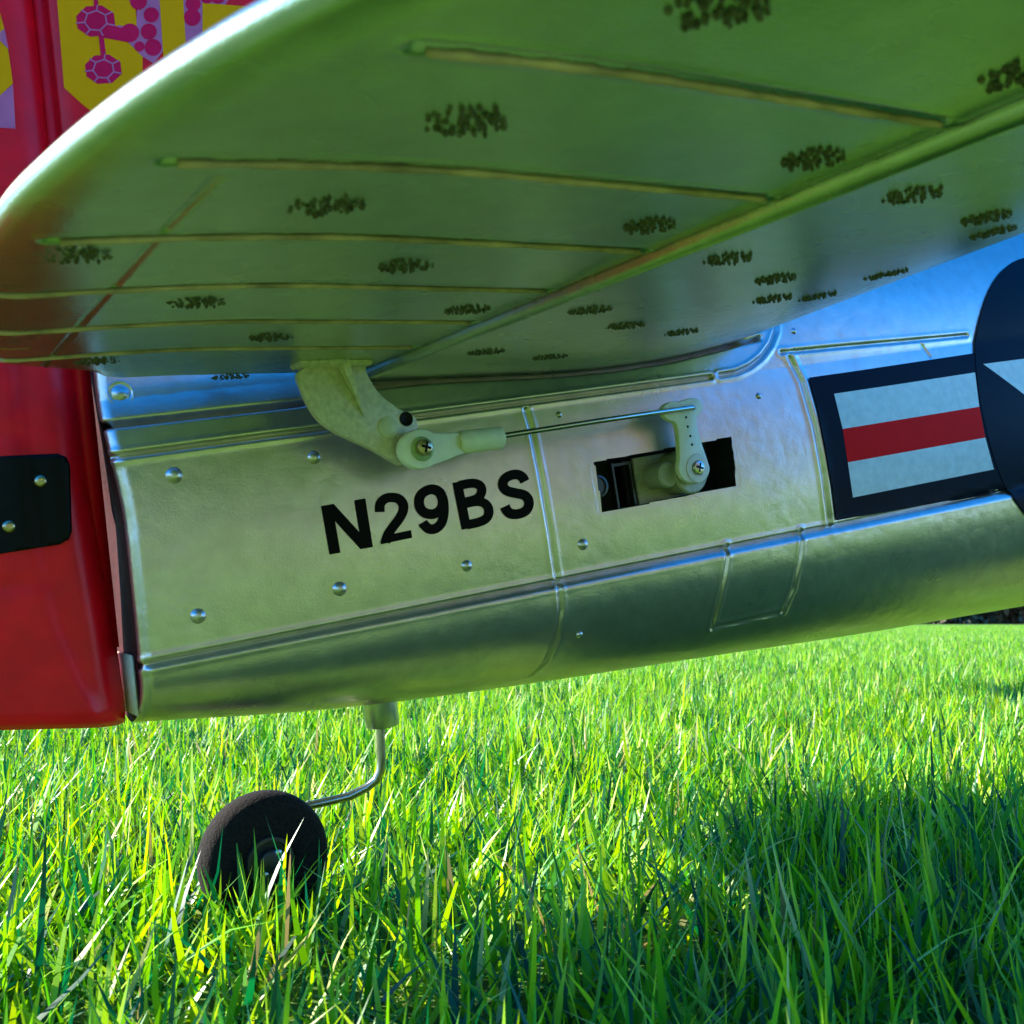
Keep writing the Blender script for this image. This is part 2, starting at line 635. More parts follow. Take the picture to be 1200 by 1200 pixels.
for q_ in rim_pts:
    dv = q_ - cen; dv[1] = 0; dv /= np.linalg.norm(dv)
    e_ = q_ + dv * 1.1
    h_ = bvh.ray_cast(Vector((e_[0], -90, e_[2])), Vector((0, 1, 0)))
    ra.append(bm.verts.new(q_ + np.array([0, -.12, 0]))); rb.append(bm.verts.new(np.array(h_[0]) + np.array([0, -.03, 0])))
for i in range(len(ra)):
    k2 = (i + 1) % len(ra)
    bm.faces.new((ra[i], ra[k2], rb[k2], rb[i]))
bm_obj('pocket_rim', bm, M_SILVER, fus)


def box(bm, cx, cy, cz, sx, sy, sz, tilt=.067, bevel=.3):
    r_ = bmesh.ops.create_cube(bm, size=1, matrix=Matrix.Translation((cx, cy, cz)) @ Matrix.Rotation(-tilt, 4, 'Y') @ Matrix.Diagonal((sx, sy, sz, 1)))
    if bevel:
        es = list({e for v in r_['verts'] for e in v.link_edges})
        bmesh.ops.bevel(bm, geom=es, offset=bevel, segments=2, affect='EDGES')


YH = float(np.mean([q_[1] for q_ in HOLE]))               # skin depth at the pocket
s0 = on(740, 572, 1, YH + 4)
servo = None
bm = bmesh.new()
box(bm, s0[0] + 12, YH + 7, s0[2] + .8, 27, 5, 13.5)
servo = bm_obj('servo', bm, M_BLACK, plane, True, 40)
bm = bmesh.new()
q_ = on(776, 563, 1, YH + 4)
box(bm, q_[0], YH + 4.2, q_[2], 16.5, .8, 13.0, bevel=.15)
bm_obj('servo_label', bm, M_LABEL, servo, True, 40)
bm = bmesh.new()
q_ = on(732, 570, 1, YH + 3.5)
for (ddx, ddz, wx, wz) in ((-2.6, 0, .7, 11.5), (2.6, 0, .7, 11.5), (0, 5.4, 5.9, .7), (0, -5.4, 5.9, .7)):
    box(bm, q_[0] + ddx, YH + 4.3, q_[2] + ddz, wx, 1.6, wz, bevel=.1)
bm_obj('servo_plug_frame', bm, M_HUB, servo, True, 40)
bm = bmesh.new()
q_ = on(700, 570, 1, YH + 3)
lathe(bm, q_, (0, -1, 0), [(2.6, 0), (2.6, .8), (2.0, .9), (2.0, .5), (0, .5)])
bm_obj('mounting_screw', bm, M_HUB, servo, True, 40)
bm = bmesh.new()
q_ = on(804, 553, 1, YH - 1); q2 = on(779, 557, 1, YH - 1)
lathe(bm, q_, (0, -1, 0), [(5.4, -6), (5.4, 1.6), (5.0, 2.0), (0, 2.0)], 40)
lathe(bm, q2, (0, -1, 0), [(3.0, -6), (3.0, 1.2), (2.6, 1.6), (0, 1.6)], 32)
bm_obj('gear_housing', bm, plain('grey_gear_case', (.40, .39, .33), .45, .1, .15, 900, .3), servo, True, 40)

YA = YH - 6.0                                              # plane of the servo arm
bm = bmesh.new()
arm_px = [(779, 488), (777, 478), (785, 471), (797, 470), (812, 466), (822, 470), (824, 480), (818, 488), (817, 498), (823, 520), (830, 541), (832, 551), (827, 562), (815, 566), (802, 562), (796, 550), (797, 535), (796, 515), (793, 497), (786, 493)]
prism(bm, smooth_loop([on(a, b, 1, YA) for a, b in arm_px], 3), (0, 1.7, 0), .3)
q_ = on(817, 549, 1, YA)
lathe(bm, q_ + np.array([0, 4.8, 0]), (0, -1, 0), [(3.6, 0), (3.6, 4.6), (3.3, 5.0), (1.9, 5.1), (1.9, 4.6), (0, 4.6)], 32)
arm = bm_obj('servo_arm', bm, M_MILKY, servo, True, 35)


def cross_screw(name, centre, axis, r_, mat, parent, dome=.5):
    bm = bmesh.new()
    lathe(bm, centre, axis, [(r_, -.6), (r_, .25), (r_ * .86, .25 + dome * .7), (r_ * .5, .25 + dome), (0, .25 + dome)], 28)
    o = bm_obj(name, bm, mat, parent, True, 40)
    ax = Vector(axis).normalized()
    a = ax.orthogonal().normalized(); a.rotate(Matrix.Rotation(.5, 3, ax)); b = ax.cross(a)
    bm = bmesh.new()
    for (u, v) in ((a, b), (b, a)):
        ctr = Vector(centre) + ax * (.25 + dome + .02)
        pts = [ctr + u * (s_ * r_ * .62) + v * (t_ * r_ * .15) for s_, t_ in ((-1, -1), (1, -1), (1, 1), (-1, 1))]
        bm.faces.new([bm.verts.new(x_) for x_ in pts])
        ax = ax * 1.0; dome += .012
    o2 = bm_obj('cross_slot', bm, M_BLACK, None, False)
    # the slot joins the screw's own mesh as a dark recess
    me = o.data
    bmj = bmesh.new(); bmj.from_mesh(me); n0 = len(bmj.faces); bmj.from_mesh(o2.data)
    bmj.faces.ensure_lookup_table()
    for f in bmj.faces[n0:]:
        f.material_index = 1
    bmj.to_mesh(me); bmj.free(); me.materials.append(M_BLACK)
    bpy.data.objects.remove(o2)
    return o


cross_screw('arm_screw', on(818, 548, 1, YA - .2), (0, -1, 0), 1.75, M_STEEL, servo)
bm = bmesh.new()
for a, b in ((813, 477), (804, 489), (806, 500), (809, 511), (811, 521)):
    q_ = on(a, b, 1, YA - .03)
    lathe(bm, q_, (0, -1, 0), [(.32, -.1), (.32, .04), (0, .04)], 10)
bm_obj('arm_hole', bm, M_BLACK, servo)

# ---- pushrod and clevis
YP = YA - .9
bm = bmesh.new()
pa, pb = on(575, 513, 1, YP - .2), on(812, 477.5, 1, YP)
tube(bm, [pa, pa * .5 + pb * .5 + np.array([0, 0, .15]), pb, pb + np.array([.5, .4, 0]), pb + np.array([.6, 2.5, 0])], .62, 14)
rod = bm_obj('pushrod', bm, M_STEEL, plane, True, 50)
YC = YP + .4
bm = bmesh.new()
eye = [(494 + 24.5 * math.cos(k), 526 + 23.5 * math.sin(k)) for k in np.linspace(math.pi * .28, math.pi * 1.70, 20)] + [(524, 507), (540, 506.5), (545, 507), (545, 531), (538, 533.5), (520, 541)]
prism(bm, [on(a, b, 1, YC - 1.2) for a, b in eye], (0, 2.6, 0), .45)
c1, c2 = on(536, 519, 1, YC), on(587, 513, 1, YC)
tube(bm, [c1, c1 * .9 + c2 * .1, c2 * .98 + c1 * .02, c2], [2.1, 2.45, 2.35, 2.1], 22)
clev = bm_obj('clevis', bm, M_MILKY, rod, True, 40)
q_ = on(495, 526, 1, YC - 1.3)
bm = bmesh.new()
lathe(bm, q_, (0, -1, 0), [(2.5, -.4), (2.5, .05), (2.1, .25), (1.6, .1), (0, .1)], 28)
bm_obj('ball_socket', bm, plain('socket_nylon', (.32, .42, .20), .35, 0, .2, 900), rod, True, 40)
cross_screw('clevis_screw', q_ + np.array([.25, -.25, .25]), (0, -1, 0), 1.75, M_BRASS, rod, .9)

# ---- control horn
YHN = YC + 2.4
bm = bmesh.new()
horn_px = [(350, 436), (354, 455), (361, 472), (373, 490), (390, 504), (412, 515), (438, 527), (462, 541), (473, 545), (482, 535), (488, 516), (490, 500), (487, 489), (478, 484), (462, 475), (447, 463), (437, 450), (430, 436), (427, 424), (410, 420), (380, 422)]
prism(bm, smooth_loop([on(a, b, 1, YHN) for a, b in horn_px], 3), (0, 1.9, 0), .25)
horn = bm_obj('control_horn', bm, M_NYLON, plane, True, 35)
bm = bmesh.new()                                          # stiffening web
wa, wb, wc = on(392, 424, 1, YHN - .1), on(402, 424, 1, YHN - .1), on(428, 491, 1, YHN - .1)
o_ = np.array([0, -3.0, 0])
vs = [bm.verts.new(x_) for x_ in (wa, wb, wc, wa + o_, wb + o_)]
for f in ((0, 1, 4, 3), (0, 3, 2), (1, 2, 4), (3, 4, 2)):
    bm.faces.new([vs[i] for i in f])
bm_obj('horn_web', bm, M_NYLON, horn, False)
bm = bmesh.new()
q_ = on(455, 501, 1, YHN)
lathe(bm, q_, (0, -1, 0), [(2.2, -.3), (2.2, .22), (2.0, .3), (0, .3)], 28)
bm_obj('hole_plug', bm, plain('pale_nylon', (.64, .60, .47), .5, .05, .1, 900), horn, True, 40)
bm = bmesh.new()
q_ = on(476, 491, 1, YHN)
lathe(bm, q_, (0, -1, 0), [(1.5, -.2), (1.5, .12), (1.2, .16), (.9, .03), (0, .03)], 22)
bm_obj('horn_hole', bm, M_BLACK, horn, True, 40)
bm = bmesh.new()
qa, qb = on(345, 433, 2, 71.9), on(432, 420, 2, 71.9)
for k in range(9):                                         # moulded base and the squeezed-out glue round it
    u = k / 8
    q_ = qa * (1 - u) + qb * u
    rr = rng.uniform(1.0, 1.9)
    bmesh.ops.create_icosphere(bm, subdivisions=2, radius=1, matrix=Matrix.Translation((q_[0], YHN + rng.uniform(-2.4, 1.5), 71.9)) @ Matrix.Diagonal((rr * 1.5, rr * 1.2, rng.uniform(.5, 1.0), 1)))
box(bm, (qa[0] + qb[0]) / 2, YHN, 71.8, 15, 6, 1.2, 0, .3)
bm_obj('horn_base', bm, M_NYLON, horn, True, 50)

# ---- tailplane: elevator and stabiliser, starboard (fine) and port (coarse mirror)
TIPY = 193.0


_te = pchip([20, 26, 46, 80, 110, 122, 135, 147, 157, 165, 173, 180, 186, 190, 193], [58, 61, 79, 83.5, 86.3, 85.6, 83.4, 80.4, 77.0, 73.4, 68.6, 62, 53, 42, 24])
_le = pchip([0, 25, 125, 150, 165, 176, 184, 190, 193], [107, 100, 72, 64, 57, 48, 38, 24, 8])


def x_te(y):
    return -_te(y)


def x_le(y):
    return _le(y)


def droop(x, te):                                          # the edge is bent down a little
    return 2.6 * np.clip((-44 - x) / 42, 0, 1) ** 1.6


def elevator_grid(ys, nlow):
    rad = 1.5
    rows = []
    for y in ys:
        te = float(x_te(y)); le = -5.6
        ch = le - te
        s_ = np.linspace(0, 1, nlow)
        xl = le + (te + rad - le) * s_
        # gentle roll-up of the underside into the edge
        d = np.clip((xl - te) / 6.0, 0, 1)
        zl = 72.15 + .8 * (1 - d) ** 2 - droop(xl, te)
        k = np.linspace(0, 1, 9)[1:] * math.pi
        zt0 = zl[-1]
        xa = te + rad - rad * np.sin(k); za = zt0 + rad - rad * np.cos(k)
        su = np.linspace(0, 1, 10)[1:]
        xu = te + rad + (le - te - rad) * su
        tt = 2.3 + min(ch, 80) / 80 * 5.0 * su ** .8
        zu = zt0 + tt + (72.15 - zt0) * su
        rows.append(np.stack([np.r_[xl, xa, xu], np.full(nlow + 17, -y), np.r_[zl, za, zu]], -1))
    return np.array(rows)


def stab_grid(ys, nlow):
    rows = []
    for y in ys:
        le, te = float(x_le(y)), -5.4
        s_ = np.linspace(0, 1, nlow) ** 1.6
        xr = te + (le - 1.2 - te) * s_
        xn_ = (xr - te) / (le - te)
        zl = 70.2 + 7.0 * np.clip((xn_ - .35) / .65, 0, 1) ** 2.3 + .35 * (1 - np.exp(-np.abs(xn_) * 6))
        u_ = np.clip((xr + 5.4) / 1.5, 0, 1)
        zl = zl + 2.05 * (1 - np.sqrt(1 - (1 - u_) ** 2))
        k = np.linspace(0, 1, 9)[1:] * math.pi
        rad = 1.3
        xa = le - 1.2 + rad * np.sin(k); za = zl[-1] + rad - rad * np.cos(k)
        su = np.linspace(0, 1, 10)[1:]
        xu = le - 1.2 + (te - le + 1.2) * su
        zu = za[-1] + (80.0 - za[-1]) * su + 2.2 * np.sin(su * math.pi)
        rows.append(np.stack([np.r_[xr, xa, xu], np.full(nlow + 17, -y), np.r_[zl, za, zu]], -1))
    return np.array(rows)


def cut(P, pts, w, d, lip=0):
    Vv = P.reshape(-1, 3)
    D = seg_dist(Vv, np.array(pts, float), w * 5)
    dz_ = d * np.exp(-(D / w) ** 2)
    if lip:
        dz_ -= lip * np.exp(-((D - 2.0 * w) / w) ** 2)
    k = Vv[:, 2] < 79
    Vv[k, 2] += dz_[k]


ye = np.r_[np.arange(20, 190, .42), np.linspace(190, 192.95, 12)]
E = elevator_grid(ye, 190)
RIBS = [(48.5, -79), (71, -84), (94, -85.2), (117, -81), (140, -75.5), (163.5, -64.5)]
def rib_pts(pts):
    out = []
    for a, b in zip(pts[:-1], pts[1:]):
        for u in np.linspace(0, 1, 24):
            x, y = a[0] + (b[0] - a[0]) * u, a[1] + (b[1] - a[1]) * u
            out.append((x, y, 72.15 - float(droop(x, 0)) + .8 * (1 - np.clip((x - float(x_te(-y))) / 6.0, 0, 1)) ** 2))
    return out


for y, xe in RIBS:
    cut(E, rib_pts([(-6.8, -y), (xe, -y)]), .56, 1.05, .10)
for a, b, w_ in (((-70.5, -30), (-70.5, -92), .32), ((-70.5, -95), (-70.5, -115), .42), ((-70.5, -119), (-70, -136), .42), ((-75, -58), (-84, -58), .4)):
    cut(E, rib_pts([a, b]), w_, .34, .05)
nE = grid_normals(E)
eflip = nE[100, 60, 2] > 0
nE = -nE if eflip else nE
ey = (E[:-1, :-1, 1] + E[1:, 1:, 1]) / 2
ex = (E[:-1, :-1, 0] + E[1:, 1:, 0]) / 2
ereg = np.zeros(ey.shape, int)
for y, _ in RIBS:
    ereg += (-ey > y)
tab = (ex < -70.5) & (-ey < 136)
ereg[tab & (np.arange(ex.shape[1])[None, :] < 196)] += 20
ereg[:, 196:] = 40
elev = bpy.data.objects.new('elevator', None); COL.objects.link(elev); elev.parent = plane
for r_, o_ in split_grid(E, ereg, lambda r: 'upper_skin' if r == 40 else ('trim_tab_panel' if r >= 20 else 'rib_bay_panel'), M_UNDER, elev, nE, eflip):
    pass
ys_ = np.r_[np.arange(12, 190, .8), np.linspace(190, 192.95, 12)]
S = stab_grid(ys_, 150)
nS = grid_normals(S)
sflip = nS[100, 60, 2] > 0
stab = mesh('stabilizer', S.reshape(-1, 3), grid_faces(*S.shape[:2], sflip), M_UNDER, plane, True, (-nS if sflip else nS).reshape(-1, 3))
for nm, G in (('elevator', elevator_grid(np.linspace(20, 192.9, 40), 12)), ('stabilizer', stab_grid(np.linspace(12, 192.9, 40), 16))):
    G = G * np.array([1, -1, 1])
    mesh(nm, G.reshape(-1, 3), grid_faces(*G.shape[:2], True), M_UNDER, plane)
for y, xe in RIBS:                                         # tan bead along the inboard lip of each rib line
    bm = bmesh.new()
    pts_ = []
    for x in np.linspace(-7.2, xe + 1.2, 60):
        pts_.append((x, -y + .78 + .06 * math.sin(x * 1.7 + y), 72.17 - float(droop(x, 0)) + .8 * (1 - np.clip((x - float(x_te(y))) / 6.0, 0, 1)) ** 2))
    tube(bm, pts_, [.31 + .10 * abs(math.sin(i * .37 + y)) for i in range(60)], 6)
    bm_obj('rib_seam', bm, M_SEAM, elev)
bm = bmesh.new()                                           # rounded root wall of the starboard elevator
row = E[0]
bm.faces.new([bm.verts.new(v) for v in row])
bm_obj('root_rib', bm, M_UNDER, elev, False)


# foam vent marks under the tailplane
def vent_mesh(seed):
    bm = bmesh.new()
    rr = random.Random(seed)
    for i in range(-5, 6):
        for j in range(-4, 5):
            x, y = (i + .5 * (j % 2)) * 1.12 + rr.uniform(-.42, .42), j * 1.0 + rr.uniform(-.42, .42)
            if math.hypot(x / 4.5, y / 3.7) > 1 + rr.uniform(-.12, .06) or rr.random() < .06:
                continue
            sz = rr.uniform(.26, .46)
            bmesh.ops.create_cone(bm, cap_ends=True, segments=6, radius1=sz, radius2=sz * .5, depth=rr.uniform(.25, .55),
                                  matrix=Matrix.Translation((x, y, -.18)) @ Matrix.Rotation(math.pi + rr.uniform(-.3, .3), 4, 'X') @ Matrix.Rotation(rr.uniform(-.3, .3), 4, 'Y') @ Matrix.Rotation(rr.uniform(0, 3), 4, 'Z') @ Matrix.Diagonal((1, rr.uniform(.8, 1.3), 1, 1)))
    for v in bm.verts:
        v.co *= .00088
    me = bpy.data.meshes.new('vent_mark'); bm.to_mesh(me); bm.free()
    me.materials.append(M_NUB)
    return me


vms = [vent_mesh(k) for k in (3, 4, 5, 6)]
tb = BVHTree.FromPolygons([tuple(v) for v in S[:, :160].reshape(-1, 3)], [tuple(int(k) for k in q) for q in grid_faces(*S[:, :160].shape[:2])])
for (px_, py_) in [(845, 8), (547, 142), (955, 187), (1200, 88), (382, 241), (763, 265), (476, 312), (230, 354), (1072, 228), (855, 303),
                   (1157, 255), (910, 327), (907, 350), (692, 363), (735, 381), (800, 389), (548, 363), (318, 395), (570, 412), (645, 418),
                   (113, 423), (270, 441), (85, 298), (1040, 321), (960, 347), (1165, 272)]:
    q_ = on(px_, py_, 2, 72.1)
    q_ = on(px_, py_, 2, 72.1 - float(droop(q_[0], 0)))
    par = elev
    rot = rng.uniform(-.12, .12)
    tilt = 0
    if q_[0] > -5.5:
        h = tb.ray_cast(Vector(CAML), Vector(ray(px_, py_)).normalized())
        if h[0] is None:
            h = tb.find_nearest(Vector(on(px_, py_ - 4, 2, 76)))
        q_ = np.array(h[0]); par = stab
        nn = Vector(h[1]); nn = -nn if nn.z > 0 else nn
        tilt = math.atan2(nn.x, -nn.z)
    o = bpy.data.objects.new('vent_mark', vms[rng.integers(4)]); COL.objects.link(o); o.parent = par
    o.location = Vector(q_) * .001
    o.rotation_euler = (0, -tilt, rot)

# ---- fin and rudder
f_fin = pchip([40, 60, 90, 115, 150, 190, 230], [9.5, 9.0, 8.2, 7.2, 6.4, 5.2, 3.5])


def blade_grid(x0s, x1s, zs, hw, nose, n=30, back=.8):
    """symmetric surface between x0s (front) and x1s (rear) at each height: rows around the section"""
    rows = []
    for x0, x1, z in zip(x0s, x1s, zs):
        h = float(hw(z))
        s_ = np.linspace(0, 1, n) ** 1.5
        x = x0 + (x1 - x0) * s_
        d = np.abs(x - x0)
        ln = max(nose(z), .1)
        th = h * np.sqrt(1 - (1 - np.clip(d / ln, 0, 1)) ** 2)
        u = np.clip((d - ln) / max(abs(x1 - x0) - ln, .1), 0, 1)
        th = th * (1 - u) + back * u
        y = np.r_[-th, th[::-1]]
        rows.append(np.stack([np.r_[x, x[::-1]], y, np.full(2 * n, z)], -1))
    return np.array(rows)


zf = np.linspace(92, 214, 70)
fin_le = np.interp(zf, [92, 104, 116, 190, 205, 214], [95, 58, 42, -10, -24, -44])
FIN = blade_grid(fin_le, np.full(len(zf), -57.2), zf, f_fin, lambda z: 34, 50, 7.0)
FIN[:, :, 1] *= 1.0
fin = mesh('fin', FIN.reshape(-1, 3), grid_faces(*FIN.shape[:2], False), M_RED, plane)

zr = np.r_[np.linspace(5.6, 9, 12), np.linspace(9.5, 214, 150)]
rud_te = np.interp(zr, [5.6, 8, 30, 90, 160, 200, 214], [-120, -132, -140, -138, -126, -112, -92])
f_rw = pchip([5.6, 7, 9.5, 40, 75, 120, 160, 214], [5.5, 8.3, 9.4, 9.2, 8.6, 7.4, 6.4, 4.0])
RUD = blade_grid(-58.6 + 2.7 * (1 - sstep(8, 70, zr)), rud_te, zr, f_rw, lambda z: 7.5, 90, .9)
# flat panel behind the rounded nose: a soft bevel that swings forward towards the foot
rx, rz = RUD[..., 0], RUD[..., 2]
bev = np.interp(rz, [5, 14, 26, 45, 90], [-59, -63, -66.5, -68.5, -69.5])
sgn = np.sign(RUD[..., 1])
RUD[..., 1] += sgn * .9 * sstep(0, 3.5, bev - rx) * (1 - sstep(30, 60, bev - rx))
for zc in (35.2, 63.5):
    RUD[..., 1] -= sgn * .35 * np.exp(-((rz - zc - (rx + 70) * -.0) / .9) ** 2) * sstep(0, 2, bev - rx)
RUD[..., 2] += .16 * np.maximum(-59 - rx, 0) * (1 - sstep(5.6, 40, rz))
rud = mesh('rudder', RUD.reshape(-1, 3), grid_faces(*RUD.shape[:2], False), M_RED, plane)
bm = bmesh.new()
bm.faces.new([bm.verts.new(v) for v in RUD[0][:-1]])
bm_obj('rudder_foot', bm, M_RED, rud, False)
bv_r = BVHTree.FromPolygons([tuple(v) for v in RUD.reshape(-1, 3)], [tuple(int(k) for k in q) for q in grid_faces(*RUD.shape[:2])])
bv_f = BVHTree.FromPolygons([tuple(v) for v in FIN.reshape(-1, 3)], [tuple(int(k) for k in q) for q in grid_faces(*FIN.shape[:2])])
# hinge line strip inside the gap
bm = bmesh.new()
box(bm, X_END + 1.55, 0, 13.2, .7, 17.5, 12.0, 0, .2)
bm_obj('hinge_strip', bm, M_FOAM, rud)
bm = bmesh.new()  # added block that keeps sun and sky from showing through the rudder gap
box(bm, -58.3, 0, 113, 4.2, 8.5, 186, 0, .8)
bm_obj('gap_sun_block', bm, M_RED, rud)


def decal(name, pts, bv, lift, mat, parent, step=6.0):
    """flat print laid on a skin: the outline is cut into small faces that follow the surface"""
    bm = bmesh.new()
    f = bm.faces.new([bm.verts.new((a, b, 0)) for a, b in pts])
    xs_ = [a for a, b in pts]; ys2 = [b for a, b in pts]
    for ax, lo, hi in ((0, min(xs_), max(xs_)), (1, min(ys2), max(ys2))):
        c_ = lo + step
        while c_ < hi:
            co_ = Vector((c_, 0, 0)) if ax == 0 else Vector((0, c_, 0))
            no_ = Vector((1, 0, 0)) if ax == 0 else Vector((0, 1, 0))
            bmesh.ops.bisect_plane(bm, geom=bm.verts[:] + bm.edges[:] + bm.faces[:], plane_co=co_, plane_no=no_, dist=1e-4)
            c_ += step
    bmesh.ops.triangulate(bm, faces=bm.faces[:])
    bad = []
    for v in bm.verts:
        d = Vector(ray(v.co.x, v.co.y)).normalized()
        h = bv.ray_cast(Vector(CAML), d)
        if h[0] is None:
            bad.append(v); continue
        nn = h[1] if h[1].dot(d) < 0 else -h[1]
        v.co = h[0] + nn * lift
    bmesh.ops.delete(bm, geom=bad, context='VERTS')
    return bm_obj(name, bm, mat, parent, True)


def circ(cx, cy, r_, n=20, ry=None, ph=0):
    return [(cx + r_ * math.cos(ph + 2 * math.pi * k / n), cy + (ry or r_) * math.sin(ph + 2 * math.pi * k / n)) for k in range(n)]


# livery on the fin and rudder
decal('livery_letter', [(62, -60), (70, -60), (150, -60), (162, 40), (150, 45), (167, 66), (167, 160), (120, 141), (97, 123), (75, 103)], bv_f, .10, M_YELLOW, fin)
decal('livery_patch', [(28, -40), (42, -40), (46, 20), (54, 80), (62, 135), (50, 142), (38, 70)], bv_f, .10, M_LILAC, fin)
decal('livery_patch', [(148, -30), (185, -30), (191, 60), (180, 75), (166, 66), (150, 50), (134, 45), (120, 42), (138, 30), (160, 33), (160, 10), (148, -2)], bv_f, .16, M_LILAC, fin)
decal('livery_letter', [(184, -40), (212, -40), (218, 60), (192, 80)], bv_f, .20, M_YELLOW, fin)
decal('livery_patch', [(211, -30), (290, -30), (262, 8), (238, 5), (238, 40), (217, 50)], bv_f, .16, M_LILAC, fin)
decal('livery_letter', [(237, 4), (290, 8), (290, 30), (237, 40)], bv_f, .22, M_YELLOW, fin)
for (cx, cy, r_) in ((162, 2, 10), (177, 18, 9), (174, 37.5, 9.5), (152, 39, 11), (179, 56, 10), (133, 38, 7.5), (163, 55, 6), (226, 5, 9), (225, 21, 10), (255, -4, 9), (242, -2, 7)):
    decal('livery_cell', circ(cx, cy, r_, 14), bv_f, .24, M_MAGENTA, fin)
for (cx, cy, r_) in ((112, 25, 24), (121, 81.5, 22.5)):
    decal('livery_ring', circ(cx, cy, r_, 8, r_ * .80, .3), bv_f, .18, M_MAGENTA, fin)
    hx_ = circ(cx, cy, r_ * .56, 7, r_ * .5, .3)
    for a, b, c2_ in zip(hx_, hx_[1:] + hx_[:1], circ(cx, cy, r_ * .98, 7, r_ * .78, .3)):
        for (u, v) in ((a, b), (a, c2_)):
            dx, dy = v[0] - u[0], v[1] - u[1]
            l_ = math.hypot(dx, dy); nx, ny = -dy / l_ * .9, dx / l_ * .9
            decal('livery_line', [(u[0] + nx, u[1] + ny), (v[0] + nx, v[1] + ny), (v[0] - nx, v[1] - ny), (u[0] - nx, u[1] - ny)], bv_f, .26, M_LILAC, fin, 30)
for pts in ([(115, 40), (121, 40), (124, 66), (118, 66)], [(108, -20), (114, -20), (115, 8), (110, 9)], [(130, 24), (136, 32), (160, 36), (150, 50), (118, 44), (128, 36)]):
    decal('livery_stem', pts, bv_f, .21, M_MAGENTA, fin)
decal('livery_letter', [(-60, -20), (0, 15), (6, 38), (11, 70), (15, 98), (0, 112), (-40, 120)], bv_r, .10, M_YELLOW, rud)
decal('livery_patch', [(0, 38), (5, 34), (10, 58), (4, 52), (0, 48)], bv_r, .16, M_LILAC, rud)
decal('livery_patch', [(-30, 125), (0, 112), (15, 99), (18, 151), (0, 150), (-30, 146)], bv_r, .12, M_LILAC, rud)

# black plate on the rudder
pl = [(-60, 541), (0, 535), (66, 532), (76, 536), (80, 546), (83, 622), (80, 632), (70, 638), (0, 649), (-60, 657)]
plate = decal('rudder_plate', pl, bv_r, .55, M_BLACK, rud)
sol = plate.modifiers.new('thickness', 'SOLIDIFY'); sol.thickness = .0006; sol.offset = -1
for px_, py_ in ((47, 564), (10, 617)):
    h = hit(bv_r, px_, py_)
    bm = bmesh.new()
    lathe(bm, h + np.array([0, -.5, 0]), (0, -1, 0), [(1.25, -.3), (1.25, .2), (.9, .65), (.35, .75), (0, .62)], 20)
    bm_obj('plate_screw', bm, M_BRASS, rud, True, 60)

# ---- print on the fuselage
BAR = [(947, 443), (1000, 435.5), (1070, 425), (1150, 413), (1175, 409), (1190, 575), (1160, 578), (1090, 590), (1030, 601), (979, 610), (974, 570), (966, 525), (957, 480)]
decal('insignia_bar', BAR, bvh, .42, M_NAVY, fus)
decal('insignia_bar', [(976, 462), (1050, 451), (1141, 437), (1146, 477), (986, 503)], bvh, .48, M_WHITE, fus)
decal('insignia_bar', [(986, 503), (1146, 477), (1153, 513), (992, 542)], bvh, .48, M_STRIPE, fus)
decal('insignia_bar', [(992, 542), (1153, 513), (1163, 550), (998, 583)], bvh, .48, M_WHITE, fus)


def xz_disc(name, outline, lift, mat):
    """print laid on the fuselage side from outlines in its own x, z"""
    bm = bmesh.new()
    f = bm.faces.new([bm.verts.new((a, 0, b)) for a, b in outline])
    for ax, lo, hi in ((0, 150, 300), (2, -20, 130)):
        for c_ in np.arange(lo, hi, 1.6):
            co_ = Vector((c_, 0, 0)) if ax == 0 else Vector((0, 0, c_))
            no_ = Vector((1, 0, 0)) if ax == 0 else Vector((0, 0, 1))
            bmesh.ops.bisect_plane(bm, geom=bm.verts[:] + bm.edges[:] + bm.faces[:], plane_co=co_, plane_no=no_, dist=1e-5)
    bmesh.ops.triangulate(bm, faces=bm.faces[:])
    bad = []
    for v in bm.verts:
        h = bvh.ray_cast(Vector((v.co.x, -120, v.co.z)), Vector((0, 1, 0)))
        if h[0] is None:
            h = bvh_n.ray_cast(Vector((v.co.x, -120, v.co.z)), Vector((0, 1, 0)))
        if h[0] is None:
            bad.append(v); continue
        nn = h[1] if h[1].y < 0 else -h[1]
        v.co = h[0] + nn * lift
    bmesh.ops.delete(bm, geom=bad, context='VERTS')
    return bm_obj(name, bm, mat, fus)


bvh_n = BVHTree.FromPolygons([tuple(v) for v in Qs.reshape(-1, 3)], [tuple(int(k) for k in q) for q in grid_faces(*Qs.shape[:2])])
DC = (226.0, 57.0)
RX, RZ = 46.0, 45.0
xz_disc('insignia_disc', [(DC[0] + RX * math.cos(k), DC[1] + RZ * math.sin(k)) for k in np.linspace(0, 2 * math.pi, 97)[:-1]], .56, M_NAVY)
star = []
for k in range(10):
    a = math.pi / 2 + .06 + k * math.pi / 5
    r_ = 43.0 if k % 2 == 0 else 43.0 * .382
    star.append((DC[0] + r_ * math.cos(a), DC[1] + r_ * math.sin(a)))
xz_disc('insignia_star', star, .62, M_WHITE)


# registration letters: outlines built from bars and arcs, in a unit cell per glyph
def arc(cx, cy, rx, ry, a0, a1, n=18):
    return [(cx + rx * math.cos(R(a0 + (a1 - a0) * k / n)), cy + ry * math.sin(R(a0 + (a1 - a0) * k / n))) for k in range(n + 1)]


def band(path_o, path_i):
    return path_o + path_i[::-1]


